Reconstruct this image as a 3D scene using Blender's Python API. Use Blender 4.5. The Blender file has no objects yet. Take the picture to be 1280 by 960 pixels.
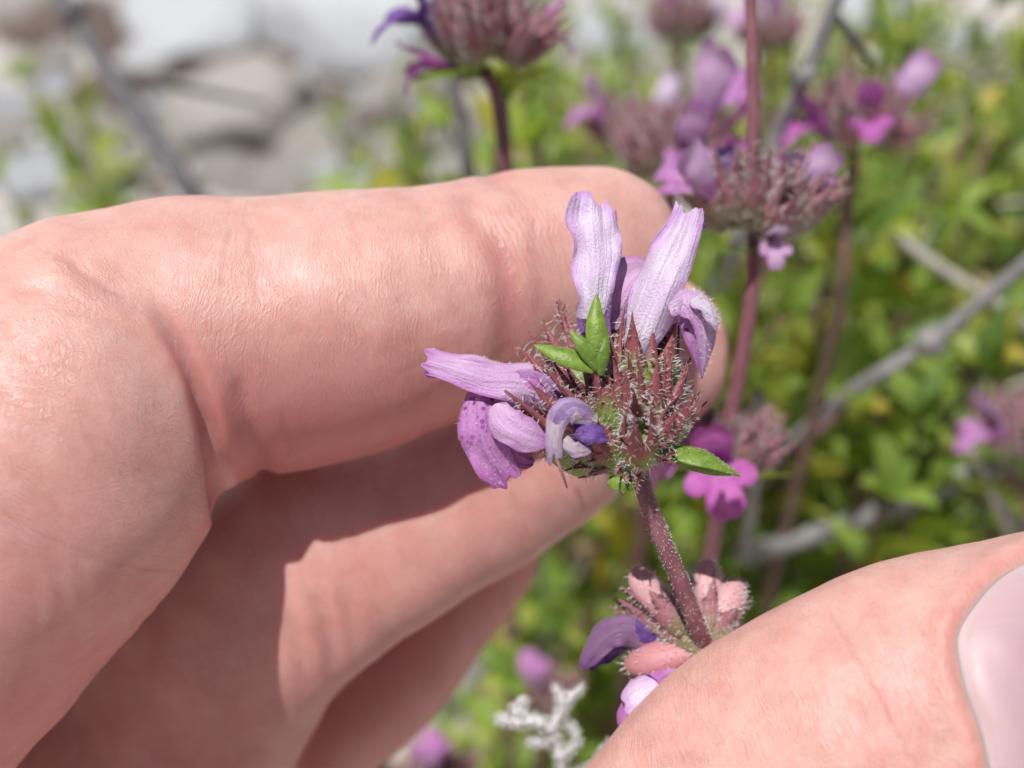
import bpy, math, random
import numpy as np
from mathutils import Vector, Matrix, Quaternion, noise as mnoise
random.seed(11)
RNG = np.random.default_rng(5)
SC = bpy.context.scene
COL = SC.collection

# ------------------------------------------------------------------ camera
FPX, CX, CY = 1545.0, 640.0, 480.0          # lens in photo pixels (1280 x 960)
PITCH = math.radians(40)
CAM = Vector((0, 0, 0.285))
RIGHT = Vector((1, 0, 0)); UP = Vector((0, math.sin(PITCH), math.cos(PITCH)))
FWD = Vector((0, math.cos(PITCH), -math.sin(PITCH)))
cd = bpy.data.cameras.new('camera'); cam = bpy.data.objects.new('camera', cd); COL.objects.link(cam)
cam.location = CAM; cam.rotation_euler = (math.radians(90) - PITCH, 0, 0)
cd.sensor_width = 36; cd.lens = 36 * FPX / 1280
cd.clip_start = 0.002; cd.clip_end = 200
cd.dof.use_dof = True; cd.dof.focus_distance = 0.0800
cd.dof.aperture_fstop = cd.lens / 2.15        # 2 mm opening of a small camera
SC.camera = cam

# ------------------------------------------------------------------ sky and sun
s_cam = Vector((-0.21, 0.645, 0.71)).normalized()     # towards the sun: right, up, back
SUN = (RIGHT * s_cam.x + UP * s_cam.y - FWD * s_cam.z).normalized()
wd = bpy.data.worlds.new('World'); SC.world = wd; wd.use_nodes = True
nt = wd.node_tree
bg = nt.nodes['Background']; bg.inputs['Strength'].default_value = 0.05
sky = nt.nodes.new('ShaderNodeTexSky'); sky.sky_type = 'NISHITA'; sky.sun_disc = False
sky.sun_elevation = math.asin(SUN.z); sky.sun_rotation = math.atan2(SUN.x, SUN.y)
nt.links.new(sky.outputs[0], bg.inputs['Color'])
sl = bpy.data.lights.new('sun', 'SUN'); sun = bpy.data.objects.new('sun', sl); COL.objects.link(sun)
sl.energy = 4.9; sl.angle = math.radians(0.55); sl.color = (1, 0.98, 0.95)
sun.location = (0, 0, 3); sun.rotation_euler = (-SUN).to_track_quat('-Z', 'Y').to_euler()
SC.view_settings.view_transform = 'Standard'; SC.view_settings.look = 'None'
SC.view_settings.exposure = -0.04; SC.view_settings.gamma = 1
SC.render.engine = 'CYCLES'
SC.cycles.use_denoising = True
try: SC.cycles.denoiser = 'OPENIMAGEDENOISE'
except Exception: pass
SC.cycles.max_bounces = 6; SC.cycles.diffuse_bounces = 3; SC.cycles.glossy_bounces = 2
SC.cycles.use_adaptive_sampling = True; SC.cycles.adaptive_threshold = 0.04; SC.cycles.caustics_reflective = SC.cycles.caustics_refractive = False
SC.cycles.sample_clamp_indirect = 6

# ------------------------------------------------------------------ helpers
def W(px, py, d):
    """photo pixel at depth d (mm along the lens axis) -> world point (m)"""
    d = d * 1e-3
    return CAM + RIGHT * ((px - CX) / FPX * d) - UP * ((py - CY) / FPX * d) + FWD * d
def ground_at(px, py, z=0.0):
    v = W(px, py, 1000) - CAM
    return CAM + v * ((z - CAM.z) / v.z)
def gz(x, y):
    return 0.010 * mnoise.noise(Vector((x * 9, y * 9, 0.3))) + 0.004 * mnoise.noise(Vector((x * 31, y * 31, 1.7)))

def catmull(P, n):
    """P: list of tuples; n samples over whole chain, every component interpolated"""
    P = np.array([tuple(p) for p in P], float)
    Q = np.vstack([2 * P[0] - P[1], P, 2 * P[-1] - P[-2]])
    out = []
    m = len(P) - 1
    for k in range(n):
        u = k / (n - 1) * m; i = min(int(u), m - 1); t = u - i
        a, b, c, d = Q[i], Q[i + 1], Q[i + 2], Q[i + 3]
        out.append(0.5 * (2 * b + (c - a) * t + (2 * a - 5 * b + 4 * c - d) * t * t + (3 * b - a - 3 * c + d) * t ** 3))
    return np.array(out)

class MB:
    def __init__(self): self.v = []; self.f = []; self.uv = {}
    def add(self, vs, fs, uvs=None):
        o = len(self.v); self.v += [tuple(p) for p in vs]
        self.f += [tuple(i + o for i in f) for f in fs]
        if uvs:
            for k, t in enumerate(uvs): self.uv[o + k] = t
    def tube(self, pts, rad, n=8, jit=0.0, cap=True):
        pts = [Vector(p) for p in pts]; N = len(pts)
        t0 = (pts[1] - pts[0]).normalized()
        ref = Vector((0, 0, 1)) if abs(t0.z) < 0.9 else Vector((1, 0, 0))
        nrm = (ref - t0 * ref.dot(t0)).normalized()
        vs, uv = [], []
        L = 0
        for i, p in enumerate(pts):
            t = (pts[min(i + 1, N - 1)] - pts[max(i - 1, 0)]).normalized()
            nrm = (nrm - t * nrm.dot(t)).normalized(); b = t.cross(nrm)
            r = rad[i] if hasattr(rad, '__len__') else rad
            if i: L += (p - pts[i - 1]).length
            for k in range(n):
                a = 2 * math.pi * k / n
                rr = r * (1 + jit * random.uniform(-1, 1))
                vs.append(p + (nrm * math.cos(a) + b * math.sin(a)) * rr); uv.append((L * 1000, k / n))
        fs = [(i * n + k, i * n + (k + 1) % n, (i + 1) * n + (k + 1) % n, (i + 1) * n + k) for i in range(N - 1) for k in range(n)]
        if cap:
            fs.append(tuple(range(n))[::-1]); fs.append(tuple((N - 1) * n + k for k in range(n)))
        self.add(vs, fs, uv)
    def hair(self, p, d, l, r):
        d = d.normalized(); a = d.orthogonal().normalized(); b = d.cross(a)
        m = p + d * l * 0.55 + Vector((random.uniform(-1, 1), random.uniform(-1, 1), random.uniform(-1, 1))) * l * 0.10
        vs = [p + (a * math.cos(k * 2.0944) + b * math.sin(k * 2.0944)) * r for k in range(3)]
        vs += [m + (a * math.cos(k * 2.0944) + b * math.sin(k * 2.0944)) * r * 0.8 for k in range(3)]
        vs.append(p + d * l + Vector((0, 0, -0.08 * l)))
        self.add(vs, [(0, 1, 4, 3), (1, 2, 5, 4), (2, 0, 3, 5), (3, 4, 6), (4, 5, 6), (5, 3, 6)])
    def mesh(self, name, mat, off=Vector((0, 0, 0)), smooth=True):
        me = bpy.data.meshes.new(name)
        me.from_pydata([tuple(Vector(p) - off) for p in self.v], [], self.f)
        if self.uv:
            ul = me.uv_layers.new(name='UVMap')
            vi = np.empty(len(me.loops), dtype=np.int32); me.loops.foreach_get('vertex_index', vi)
            tab = np.zeros((len(self.v), 2), dtype=np.float32)
            for k, t in self.uv.items(): tab[k] = t
            ul.data.foreach_set('uv', tab[vi].ravel())
        if smooth: me.polygons.foreach_set('use_smooth', [True] * len(me.polygons))
        me.materials.append(mat); me.update()
        return me
    def build(self, name, mat, parent=None, smooth=True, kind=None, off=None):
        o_ = off if off is not None else (wloc(parent) if parent else Vector((0, 0, 0)))
        o = bpy.data.objects.new(name, self.mesh(name, mat, o_, smooth)); COL.objects.link(o)
        if parent: o.parent = parent
        elif off is not None: o.location = off
        if kind: o['kind'] = kind
        return o
def wloc(o):
    l = Vector((0, 0, 0))
    while o: l = l + o.location; o = o.parent
    return l
def tag(o, label, cat, group=None):
    o['label'] = label; o['category'] = cat
    if group: o['group'] = group
    return o
def thing(name, label, cat, loc, group=None):
    o = bpy.data.objects.new(name, None); COL.objects.link(o); o.location = loc
    o.empty_display_size = 0.01
    return tag(o, label, cat, group)
def inst(name, me, parent, mat4):
    o = bpy.data.objects.new(name, me); COL.objects.link(o); o.parent = parent; o.matrix_local = mat4
    return o
def frame_to(loc, zdir, ydir=None, s=1.0, roll=0.0):
    z = Vector(zdir).normalized()
    y = Vector(ydir) if ydir is not None else Vector((0.13, 0.31, 0.9))
    y = (y - z * y.dot(z))
    y = y.normalized() if y.length > 1e-6 else z.orthogonal().normalized()
    x = y.cross(z)
    M = Matrix(((x.x, y.x, z.x, loc[0]), (x.y, y.y, z.y, loc[1]), (x.z, y.z, z.z, loc[2]), (0, 0, 0, 1)))
    return M @ Matrix.Rotation(roll, 4, 'Z') @ Matrix.Diagonal((s, s, s, 1))

# ------------------------------------------------------------------ materials
def newmat(name):
    m = bpy.data.materials.new(name); m.use_nodes = True
    return m, m.node_tree, m.node_tree.nodes['Principled BSDF']
def N_(t, typ, **kw):
    n = t.nodes.new(typ)
    for k, v in kw.items():
        if hasattr(n, k): setattr(n, k, v)
        else: n.inputs[k].default_value = v
    return n
def ramp(t, stops, interp='LINEAR'):
    n = t.nodes.new('ShaderNodeValToRGB'); cr = n.color_ramp; cr.interpolation = interp
    while len(cr.elements) < len(stops): cr.elements.new(0.5)
    for e, (p, c) in zip(cr.elements, stops): e.position = p; e.color = (*c, 1)
    return n
def mixc(t, fac, a, b, mode='MIX'):
    n = t.nodes.new('ShaderNodeMix'); n.data_type = 'RGBA'; n.blend_type = mode
    for s, v in ((0, fac), (6, a), (7, b)):
        if hasattr(v, 'links') or isinstance(v, bpy.types.NodeSocket): t.links.new(v, n.inputs[s])
        elif s == 0: n.inputs[0].default_value = v
        else: n.inputs[s].default_value = (*v, 1)
    return n.outputs[2]
def math_(t, op, a, b=None, c=None):
    n = t.nodes.new('ShaderNodeMath'); n.operation = op
    for i, v in enumerate((a, b, c)):
        if v is None: continue
        if isinstance(v, bpy.types.NodeSocket): t.links.new(v, n.inputs[i])
        else: n.inputs[i].default_value = v
    return n.outputs[0]
def objco(t, scale):
    tc = t.nodes.new('ShaderNodeTexCoord'); mp = t.nodes.new('ShaderNodeMapping')
    mp.inputs['Scale'].default_value = scale if hasattr(scale, '__len__') else (scale,) * 3
    t.links.new(tc.outputs['Object'], mp.inputs['Vector']); return mp.outputs[0]
def translucent(m, t, p, col, w):
    tr = t.nodes.new('ShaderNodeBsdfTranslucent'); mx = t.nodes.new('ShaderNodeMixShader')
    out = t.nodes['Material Output']
    t.links.new(col, tr.inputs['Color']); mx.inputs[0].default_value = w
    t.links.new(p.outputs[0], mx.inputs[1]); t.links.new(tr.outputs[0], mx.inputs[2])
    t.links.new(mx.outputs[0], out.inputs['Surface'])
    return tr

def mat_skin():
    m, t, p = newmat('skin')
    a_uv = N_(t, 'ShaderNodeAttribute', attribute_name='finger_uv')
    a_m = N_(t, 'ShaderNodeAttribute', attribute_name='skin_mask')
    sep = N_(t, 'ShaderNodeSeparateColor'); t.links.new(a_m.outputs['Color'], sep.inputs[0])
    red, ridge, wrk = sep.outputs
    def mapped(scale, loc=(0, 0, 0), src=None):
        mp = t.nodes.new('ShaderNodeMapping'); mp.inputs['Scale'].default_value = scale; mp.inputs['Location'].default_value = loc
        t.links.new(src or a_uv.outputs['Vector'], mp.inputs['Vector']); return mp.outputs[0]
    # warp so that no line is straight
    nz = N_(t, 'ShaderNodeTexNoise', noise_dimensions='2D', Scale=0.55, Detail=1.0); t.links.new(a_uv.outputs['Vector'], nz.inputs['Vector'])
    wv = N_(t, 'ShaderNodeVectorMath', operation='MULTIPLY_ADD')
    t.links.new(nz.outputs['Color'], wv.inputs[0]); wv.inputs[1].default_value = (0.9, 0.9, 0); t.links.new(a_uv.outputs['Vector'], wv.inputs[2])
    src = wv.outputs[0]
    def cells(scale, lo, hi):
        v = N_(t, 'ShaderNodeTexVoronoi', voronoi_dimensions='2D', feature='DISTANCE_TO_EDGE'); v.inputs['Scale'].default_value = 1
        v.inputs['Randomness'].default_value = 0.9
        t.links.new(mapped(scale, src=src), v.inputs['Vector'])
        r = ramp(t, [(lo, (0, 0, 0)), (hi, (1, 1, 1))], 'EASE'); t.links.new(v.outputs['Distance'], r.inputs[0]); return r.outputs[0]
    ob = objco(t, 1000.0)
    nzo = N_(t, 'ShaderNodeTexNoise', Scale=0.8, Detail=0.0); t.links.new(ob, nzo.inputs['Vector'])
    wo = N_(t, 'ShaderNodeVectorMath', operation='MULTIPLY_ADD')
    t.links.new(nzo.outputs['Color'], wo.inputs[0]); wo.inputs[1].default_value = (0.3, 0.3, 0.3); t.links.new(ob, wo.inputs[2])
    def cells3(scale, lo, hi, rot=(0, 0, 0)):
        mp = t.nodes.new('ShaderNodeMapping'); mp.inputs['Scale'].default_value = scale; mp.inputs['Rotation'].default_value = rot
        t.links.new(wo.outputs[0], mp.inputs['Vector'])
        v = N_(t, 'ShaderNodeTexVoronoi', feature='DISTANCE_TO_EDGE'); v.inputs['Scale'].default_value = 1; v.inputs['Randomness'].default_value = 1.0
        t.links.new(mp.outputs[0], v.inputs['Vector'])
        r = ramp(t, [(lo, (0, 0, 0)), (hi, (1, 1, 1))], 'EASE'); t.links.new(v.outputs['Distance'], r.inputs[0]); return r.outputs[0]
    c1 = cells3((4.2, 2.9, 3.2), 0.0, 0.24)
    c2 = cells3((1.25, 0.8, 0.9), 0.0, 0.07, (0.4, 0.2, 0.5))
    def streak(scale, rot, lo, hi):
        mr = t.nodes.new('ShaderNodeMapping'); mr.inputs['Rotation'].default_value = (0, 0, rot); t.links.new(src, mr.inputs['Vector'])
        n_ = N_(t, 'ShaderNodeTexNoise', noise_dimensions='2D', Scale=1.0, Detail=1.0); t.links.new(mapped(scale, src=mr.outputs[0]), n_.inputs['Vector'])
        r_ = ramp(t, [(lo, (0, 0, 0)), (hi, (1, 1, 1))]); t.links.new(n_.outputs[0], r_.inputs[0]); return r_.outputs[0]
    lines = streak((7.6, 0.55, 1), 0.15, 0.34, 0.54)
    lines2 = streak((6.4, 0.6, 1), 0.95, 0.34, 0.52)
    lines3 = streak((6.4, 0.6, 1), -0.75, 0.34, 0.52)
    fine = N_(t, 'ShaderNodeTexNoise', Scale=9.0, Detail=1.0); t.links.new(ob, fine.inputs['Vector'])
    wave = N_(t, 'ShaderNodeTexWave', wave_type='BANDS', bands_direction='X', Scale=0.70, Distortion=2.0, Detail=0.0)
    wave.inputs['Detail Scale'].default_value = 0.35
    t.links.new(mapped((1, 0.25, 1), src=src), wave.inputs['Vector'])
    patch = N_(t, 'ShaderNodeTexNoise', Scale=0.13, Detail=2.0); t.links.new(ob, patch.inputs['Vector'])
    zone = N_(t, 'ShaderNodeTexNoise', Scale=0.22, Detail=1.0); t.links.new(ob, zone.inputs['Vector'])
    zr = ramp(t, [(0.35, (0.25,) * 3), (0.62, (1, 1, 1))]); t.links.new(zone.outputs[0], zr.inputs[0])
    h = math_(t, 'MULTIPLY', c1, 0.22)
    h = math_(t, 'MULTIPLY_ADD', fine.outputs[0], 0.40, h)
    dirl = math_(t, 'MULTIPLY', lines, math_(t, 'MULTIPLY_ADD', wrk, 0.6, 0.38))
    dirl = math_(t, 'MULTIPLY_ADD', lines2, 0.30, dirl); dirl = math_(t, 'MULTIPLY_ADD', lines3, 0.30, dirl)
    dirl = math_(t, 'MULTIPLY', dirl, zr.outputs[0])
    dirl = math_(t, 'ADD', dirl, math_(t, 'MULTIPLY', math_(t, 'MULTIPLY', wave.outputs['Fac'], ridge), 0.42))
    h = math_(t, 'ADD', h, math_(t, 'MULTIPLY', dirl, a_m.outputs['Alpha']))
    bp = N_(t, 'ShaderNodeBump'); bp.inputs['Strength'].default_value = 0.9; bp.inputs['Distance'].default_value = 0.000046
    t.links.new(h, bp.inputs['Height']); t.links.new(bp.outputs[0], p.inputs['Normal'])
    # pigment: pale, pink and slightly yellow patches; redder in the folds; the red mask also paints in shade
    blotch = N_(t, 'ShaderNodeTexNoise', Scale=0.36, Detail=5.0, Roughness=0.68); t.links.new(ob, blotch.inputs['Vector'])
    r1 = ramp(t, [(0.30, (0.64, 0.34, 0.285)), (0.50, (0.70, 0.405, 0.35)), (0.70, (0.755, 0.475, 0.415))]); t.links.new(blotch.outputs[0], r1.inputs[0])
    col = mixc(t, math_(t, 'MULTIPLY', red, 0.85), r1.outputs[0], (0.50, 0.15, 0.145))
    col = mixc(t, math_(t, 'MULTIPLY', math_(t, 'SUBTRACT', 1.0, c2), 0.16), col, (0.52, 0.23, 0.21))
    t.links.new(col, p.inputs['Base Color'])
    rr = ramp(t, [(0.35, (0.38,) * 3), (0.65, (0.48,) * 3)]); t.links.new(patch.outputs[0], rr.inputs[0])
    t.links.new(rr.outputs[0], p.inputs['Roughness'])
    p.inputs['Subsurface Weight'].default_value = 1.0
    p.inputs['Subsurface Radius'].default_value = (1.0, 0.28, 0.16)
    p.inputs['Subsurface Scale'].default_value = 0.0016
    p.inputs['Specular IOR Level'].default_value = 0.5
    return m
def mat_nail():
    m, t, p = newmat('nail')
    n = N_(t, 'ShaderNodeTexNoise', Scale=1.0, Detail=2.0)
    t.links.new(objco(t, (180, 900, 180)), n.inputs['Vector'])
    uv = N_(t, 'ShaderNodeUVMap'); sx = N_(t, 'ShaderNodeSeparateXYZ'); t.links.new(uv.outputs[0], sx.inputs[0])
    edge = ramp(t, [(0.0, (0.76, 0.62, 0.60)), (0.07, (0.60, 0.42, 0.43)), (0.3, (0.50, 0.325, 0.36)), (1.0, (0.48, 0.31, 0.35))]); t.links.new(sx.outputs[0], edge.inputs[0])
    t.links.new(edge.outputs[0], p.inputs['Base Color'])
    p.inputs['Roughness'].default_value = 0.45
    p.inputs['Subsurface Weight'].default_value = 1.0; p.inputs['Subsurface Scale'].default_value = 0.001
    p.inputs['Subsurface Radius'].default_value = (1.0, 0.5, 0.4)
    p.inputs['Specular IOR Level'].default_value = 0.4
    b = N_(t, 'ShaderNodeBump'); b.inputs['Strength'].default_value = 0.5; b.inputs['Distance'].default_value = 0.00012
    t.links.new(n.outputs[0], b.inputs['Height']); t.links.new(b.outputs[0], p.inputs['Normal'])
    return m
def mat_petal(name, c0, c1, c2, tr=0.42, spots=0.0):
    """c0 throat, c1 blade, c2 margin; veins run along the petal"""
    m, t, p = newmat(name)
    uv = N_(t, 'ShaderNodeUVMap'); sx = N_(t, 'ShaderNodeSeparateXYZ'); t.links.new(uv.outputs[0], sx.inputs[0])
    mp = N_(t, 'ShaderNodeMapping'); mp.inputs['Scale'].default_value = (2.2, 15, 1); t.links.new(uv.outputs[0], mp.inputs['Vector'])
    n = N_(t, 'ShaderNodeTexNoise', Scale=1.0, Detail=3.0, Distortion=0.6); t.links.new(mp.outputs[0], n.inputs['Vector'])
    n2 = N_(t, 'ShaderNodeTexNoise', Scale=650.0, Detail=3.0); t.links.new(objco(t, 1.0), n2.inputs['Vector'])
    fine = N_(t, 'ShaderNodeTexNoise', Scale=7500.0, Detail=3.0); t.links.new(objco(t, 1.0), fine.inputs['Vector'])
    base = ramp(t, [(0.0, c0), (0.35, c1), (0.8, c1), (1.0, c2)]); t.links.new(sx.outputs[0], base.inputs[0])
    e = math_(t, 'ABSOLUTE', math_(t, 'MULTIPLY_ADD', sx.outputs[1], 2.0, -1.0))
    er = ramp(t, [(0.5, (0, 0, 0)), (1.0, (1, 1, 1))], 'EASE'); t.links.new(e, er.inputs[0])
    col = mixc(t, math_(t, 'MULTIPLY', er.outputs[0], 0.7), base.outputs[0], c2)
    vr = ramp(t, [(0.40, (0, 0, 0)), (0.58, (1, 1, 1))]); t.links.new(n.outputs[0], vr.inputs[0])
    col = mixc(t, math_(t, 'MULTIPLY', vr.outputs[0], 0.32), col, c2)
    pr = ramp(t, [(0.4, (0, 0, 0)), (0.7, (1, 1, 1))]); t.links.new(n2.outputs[0], pr.inputs[0])
    col = mixc(t, math_(t, 'MULTIPLY', pr.outputs[0], 0.38), col, tuple(min(0.9, x * 1.2 + 0.12) for x in c1))
    if spots:
        v = N_(t, 'ShaderNodeTexVoronoi', Scale=2000.0); t.links.new(objco(t, 1.0), v.inputs['Vector'])
        sr = ramp(t, [(0.26, (1, 1, 1)), (0.36, (0, 0, 0))]); t.links.new(v.outputs['Distance'], sr.inputs[0])
        ur = ramp(t, [(0.35, (1, 1, 1)), (0.75, (0, 0, 0))]); t.links.new(sx.outputs[0], ur.inputs[0])
        col = mixc(t, math_(t, 'MULTIPLY', math_(t, 'MULTIPLY', sr.outputs[0], ur.outputs[0]), spots), col, (0.30, 0.03, 0.35))
    t.links.new(col, p.inputs['Base Color'])
    p.inputs['Roughness'].default_value = 0.40; p.inputs['Specular IOR Level'].default_value = 0.5
    p.inputs['Sheen Weight'].default_value = 0.15
    b = N_(t, 'ShaderNodeBump'); b.inputs['Strength'].default_value = 1.0; b.inputs['Distance'].default_value = 0.00012
    hh = math_(t, 'ADD', math_(t, 'MULTIPLY', n.outputs[0], 1.2), math_(t, 'MULTIPLY', fine.outputs[0], 0.8))
    t.links.new(hh, b.inputs['Height']); t.links.new(b.outputs[0], p.inputs['Normal'])
    translucent(m, t, p, col, tr)
    return m
def mat_calyx(name, green, redc, a=0.30, b=0.62):
    m, t, p = newmat(name)
    tc = N_(t, 'ShaderNodeTexCoord'); sx = N_(t, 'ShaderNodeSeparateXYZ'); t.links.new(tc.outputs['Object'], sx.inputs[0])
    n = N_(t, 'ShaderNodeTexNoise', Scale=700.0, Detail=3.0); t.links.new(tc.outputs['Object'], n.inputs['Vector'])
    oi = N_(t, 'ShaderNodeObjectInfo')
    z = math_(t, 'MULTIPLY', sx.outputs[2], 1000.0 / 6.0)
    z = math_(t, 'ADD', z, math_(t, 'MULTIPLY_ADD', n.outputs[0], 0.35, -0.175))
    z = math_(t, 'ADD', z, math_(t, 'MULTIPLY_ADD', oi.outputs['Random'], 0.24, -0.12))
    r = ramp(t, [(a, green), (b, redc), (1.0, tuple(x * 0.9 for x in redc))]); t.links.new(z, r.inputs[0])
    t.links.new(r.outputs[0], p.inputs['Base Color']); p.inputs['Roughness'].default_value = 0.5
    p.inputs['Specular IOR Level'].default_value = 0.4
    bb = N_(t, 'ShaderNodeBump'); bb.inputs['Strength'].default_value = 0.6; bb.inputs['Distance'].default_value = 0.0001
    n3 = N_(t, 'ShaderNodeTexNoise', Scale=3500.0, Detail=2.0); t.links.new(tc.outputs['Object'], n3.inputs['Vector'])
    t.links.new(n3.outputs[0], bb.inputs['Height']); t.links.new(bb.outputs[0], p.inputs['Normal'])
    translucent(m, t, p, r.outputs[0], 0.2)
    return m
def mat_leaf(name, stops, tr=0.4, scale=900.0, rough=0.42):
    m, t, p = newmat(name)
    oi = N_(t, 'ShaderNodeObjectInfo'); r = ramp(t, stops); t.links.new(oi.outputs['Random'], r.inputs[0])
    n = N_(t, 'ShaderNodeTexNoise', Scale=scale, Detail=3.0); t.links.new(objco(t, 1.0), n.inputs['Vector'])
    col = mixc(t, n.outputs[0], r.outputs[0], (0.9, 0.95, 0.8), 'MULTIPLY')
    nr = ramp(t, [(0.3, (0.65, 0.7, 0.6)), (0.7, (1.15, 1.1, 1.0))]); t.links.new(n.outputs[0], nr.inputs[0])
    col = mixc(t, 1.0, r.outputs[0], nr.outputs[0], 'MULTIPLY')
    t.links.new(col, p.inputs['Base Color']); p.inputs['Roughness'].default_value = rough
    b = N_(t, 'ShaderNodeBump'); b.inputs['Strength'].default_value = 0.5; b.inputs['Distance'].default_value = 0.0001
    n2 = N_(t, 'ShaderNodeTexNoise', Scale=scale * 3, Detail=2.0); t.links.new(objco(t, 1.0), n2.inputs['Vector'])
    t.links.new(n2.outputs[0], b.inputs['Height']); t.links.new(b.outputs[0], p.inputs['Normal'])
    tcol = mixc(t, 1.0, col, (1.3, 1.25, 0.5), 'MULTIPLY')
    translucent(m, t, p, tcol, tr)
    return m
def mat_simple(name, ca, cb, scale, rough=0.7, bump=0.3, dist=0.0003, stretch=(1, 1, 1), cc=None):
    m, t, p = newmat(name)
    co = objco(t, tuple(scale * s for s in stretch))
    n = N_(t, 'ShaderNodeTexNoise', Scale=1.0, Detail=5.0, Roughness=0.6); t.links.new(co, n.inputs['Vector'])
    st = [(0.3, ca), (0.7, cb)] if cc is None else [(0.28, ca), (0.5, cb), (0.74, cc)]
    r = ramp(t, st); t.links.new(n.outputs[0], r.inputs[0])
    t.links.new(r.outputs[0], p.inputs['Base Color']); p.inputs['Roughness'].default_value = rough
    b = N_(t, 'ShaderNodeBump'); b.inputs['Strength'].default_value = bump; b.inputs['Distance'].default_value = dist
    t.links.new(n.outputs[0], b.inputs['Height']); t.links.new(b.outputs[0], p.inputs['Normal'])
    return m

M_SKIN = mat_skin(); M_NAIL = mat_nail()
M_LILAC = mat_petal('petal_lilac', (0.82, 0.66, 0.82), (0.78, 0.50, 0.77), (0.60, 0.19, 0.60), 0.32)
M_PALE = mat_petal('petal_pale', (0.86, 0.78, 0.86), (0.85, 0.70, 0.87), (0.62, 0.27, 0.68), 0.24)
M_MAG = mat_petal('petal_magenta', (0.74, 0.50, 0.74), (0.66, 0.31, 0.64), (0.52, 0.10, 0.48), 0.4, spots=0.9)
M_HOT = mat_petal('petal_hot_magenta', (0.70, 0.38, 0.66), (0.64, 0.17, 0.56), (0.48, 0.06, 0.42), 0.4)
M_WITHER = mat_petal('petal_withered', (0.72, 0.58, 0.48), (0.70, 0.54, 0.62), (0.42, 0.24, 0.55), 0.3)
M_VIOLET = mat_petal('petal_violet', (0.22, 0.09, 0.36), (0.18, 0.06, 0.36), (0.10, 0.03, 0.24), 0.2)
M_DUSK = mat_petal('petal_dusky', (0.36, 0.22, 0.34), (0.24, 0.11, 0.25), (0.14, 0.05, 0.18), 0.2)
M_PINKBUD = mat_calyx('bud_pink', (0.34, 0.12, 0.12), (0.66, 0.29, 0.31), 0.1, 0.5)
M_PALEBUD = mat_calyx('bud_pale', (0.50, 0.19, 0.22), (0.76, 0.42, 0.44), 0.1, 0.55)
M_CALYX = mat_calyx('calyx_red', (0.26, 0.35, 0.085), (0.34, 0.10, 0.115), 0.38, 0.62)
M_CALYX2 = mat_calyx('calyx_mauve', (0.25, 0.20, 0.10), (0.38, 0.155, 0.18), 0.2, 0.55)
M_CALYX_IN = mat_simple('calyx_throat', (0.08, 0.05, 0.03), (0.16, 0.12, 0.06), 900)
M_HAIR = mat_simple('white_hair', (0.78, 0.76, 0.74), (0.86, 0.84, 0.82), 500, 0.4, 0.0)
M_STEM = mat_simple('stem_purple', (0.17, 0.055, 0.075), (0.30, 0.125, 0.145), 900, 0.55, 0.5, 0.0001, (1, 1, 0.3))
M_BRACT = mat_leaf('bract_green', [(0.0, (0.20, 0.33, 0.05)), (1.0, (0.28, 0.42, 0.07))], 0.35, 1500)
M_LEAF = mat_leaf('thyme_leaf', [(0.0, (0.13, 0.22, 0.06)), (0.2, (0.24, 0.37, 0.085)), (0.6, (0.36, 0.49, 0.12)), (0.9, (0.47, 0.53, 0.13)), (1.0, (0.52, 0.43, 0.09))], 0.5)
M_DRY = mat_leaf('dry_leaf', [(0.0, (0.20, 0.12, 0.07)), (0.5, (0.38, 0.25, 0.14)), (1.0, (0.50, 0.38, 0.26))], 0.2)
M_TWIG = mat_simple('grey_bark', (0.15, 0.145, 0.145), (0.33, 0.315, 0.31), 500, 0.8, 0.8, 0.0004, (1, 1, 0.3))
M_DARKTWIG = mat_simple('dark_bark', (0.08, 0.075, 0.085), (0.20, 0.19, 0.20), 500, 0.8, 0.8, 0.0004)
M_STRAW = mat_simple('straw', (0.42, 0.37, 0.31), (0.62, 0.57, 0.50), 300, 0.6, 0.3)
M_BROWNSTEM = mat_simple('brown_stem', (0.13, 0.07, 0.055), (0.24, 0.14, 0.11), 500, 0.7, 0.4)
M_WOOL = mat_simple('white_wool', (0.58, 0.57, 0.58), (0.80, 0.79, 0.80), 900, 0.8, 0.9, 0.0004)
M_ROCKS = [mat_simple('limestone_white', (0.70, 0.705, 0.73), (0.86, 0.865, 0.89), 45, 0.85, 0.9, 0.003),
           mat_simple('limestone_beige', (0.56, 0.50, 0.44), (0.78, 0.72, 0.66), 60, 0.85, 0.9, 0.003),
           mat_simple('stone_brown', (0.22, 0.15, 0.12), (0.42, 0.32, 0.27), 80, 0.85, 0.9, 0.003)]
M_SOIL = mat_simple('soil', (0.22, 0.17, 0.14), (0.54, 0.50, 0.465), 60, 0.95, 1.0, 0.004, cc=(0.68, 0.64, 0.60))
M_GRAVEL = mat_simple('gravel', (0.42, 0.37, 0.34), (0.82, 0.79, 0.75), 25, 0.9, 0.5, 0.001)

# ------------------------------------------------------------------ ground
def make_ground():
    n = 150
    # dense near the plants, stretching out to 60 m
    g = np.linspace(-1, 1, n); g = np.sign(g) * (np.abs(g) * 1.0 + np.abs(g) ** 7 * 60)
    mb = MB()
    mb.v = [(x, y + 0.45, gz(x, y + 0.45) + 0.12 * max(0, abs(x) - 1.5) ** 0.5 * mnoise.noise(Vector((x * .2, y * .2, 4)))) for y in g for x in g]
    mb.f = [(j * n + i, j * n + i + 1, (j + 1) * n + i + 1, (j + 1) * n + i) for j in range(n - 1) for i in range(n - 1)]
    return mb.build('ground', M_SOIL, kind='structure')
make_ground()

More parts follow.
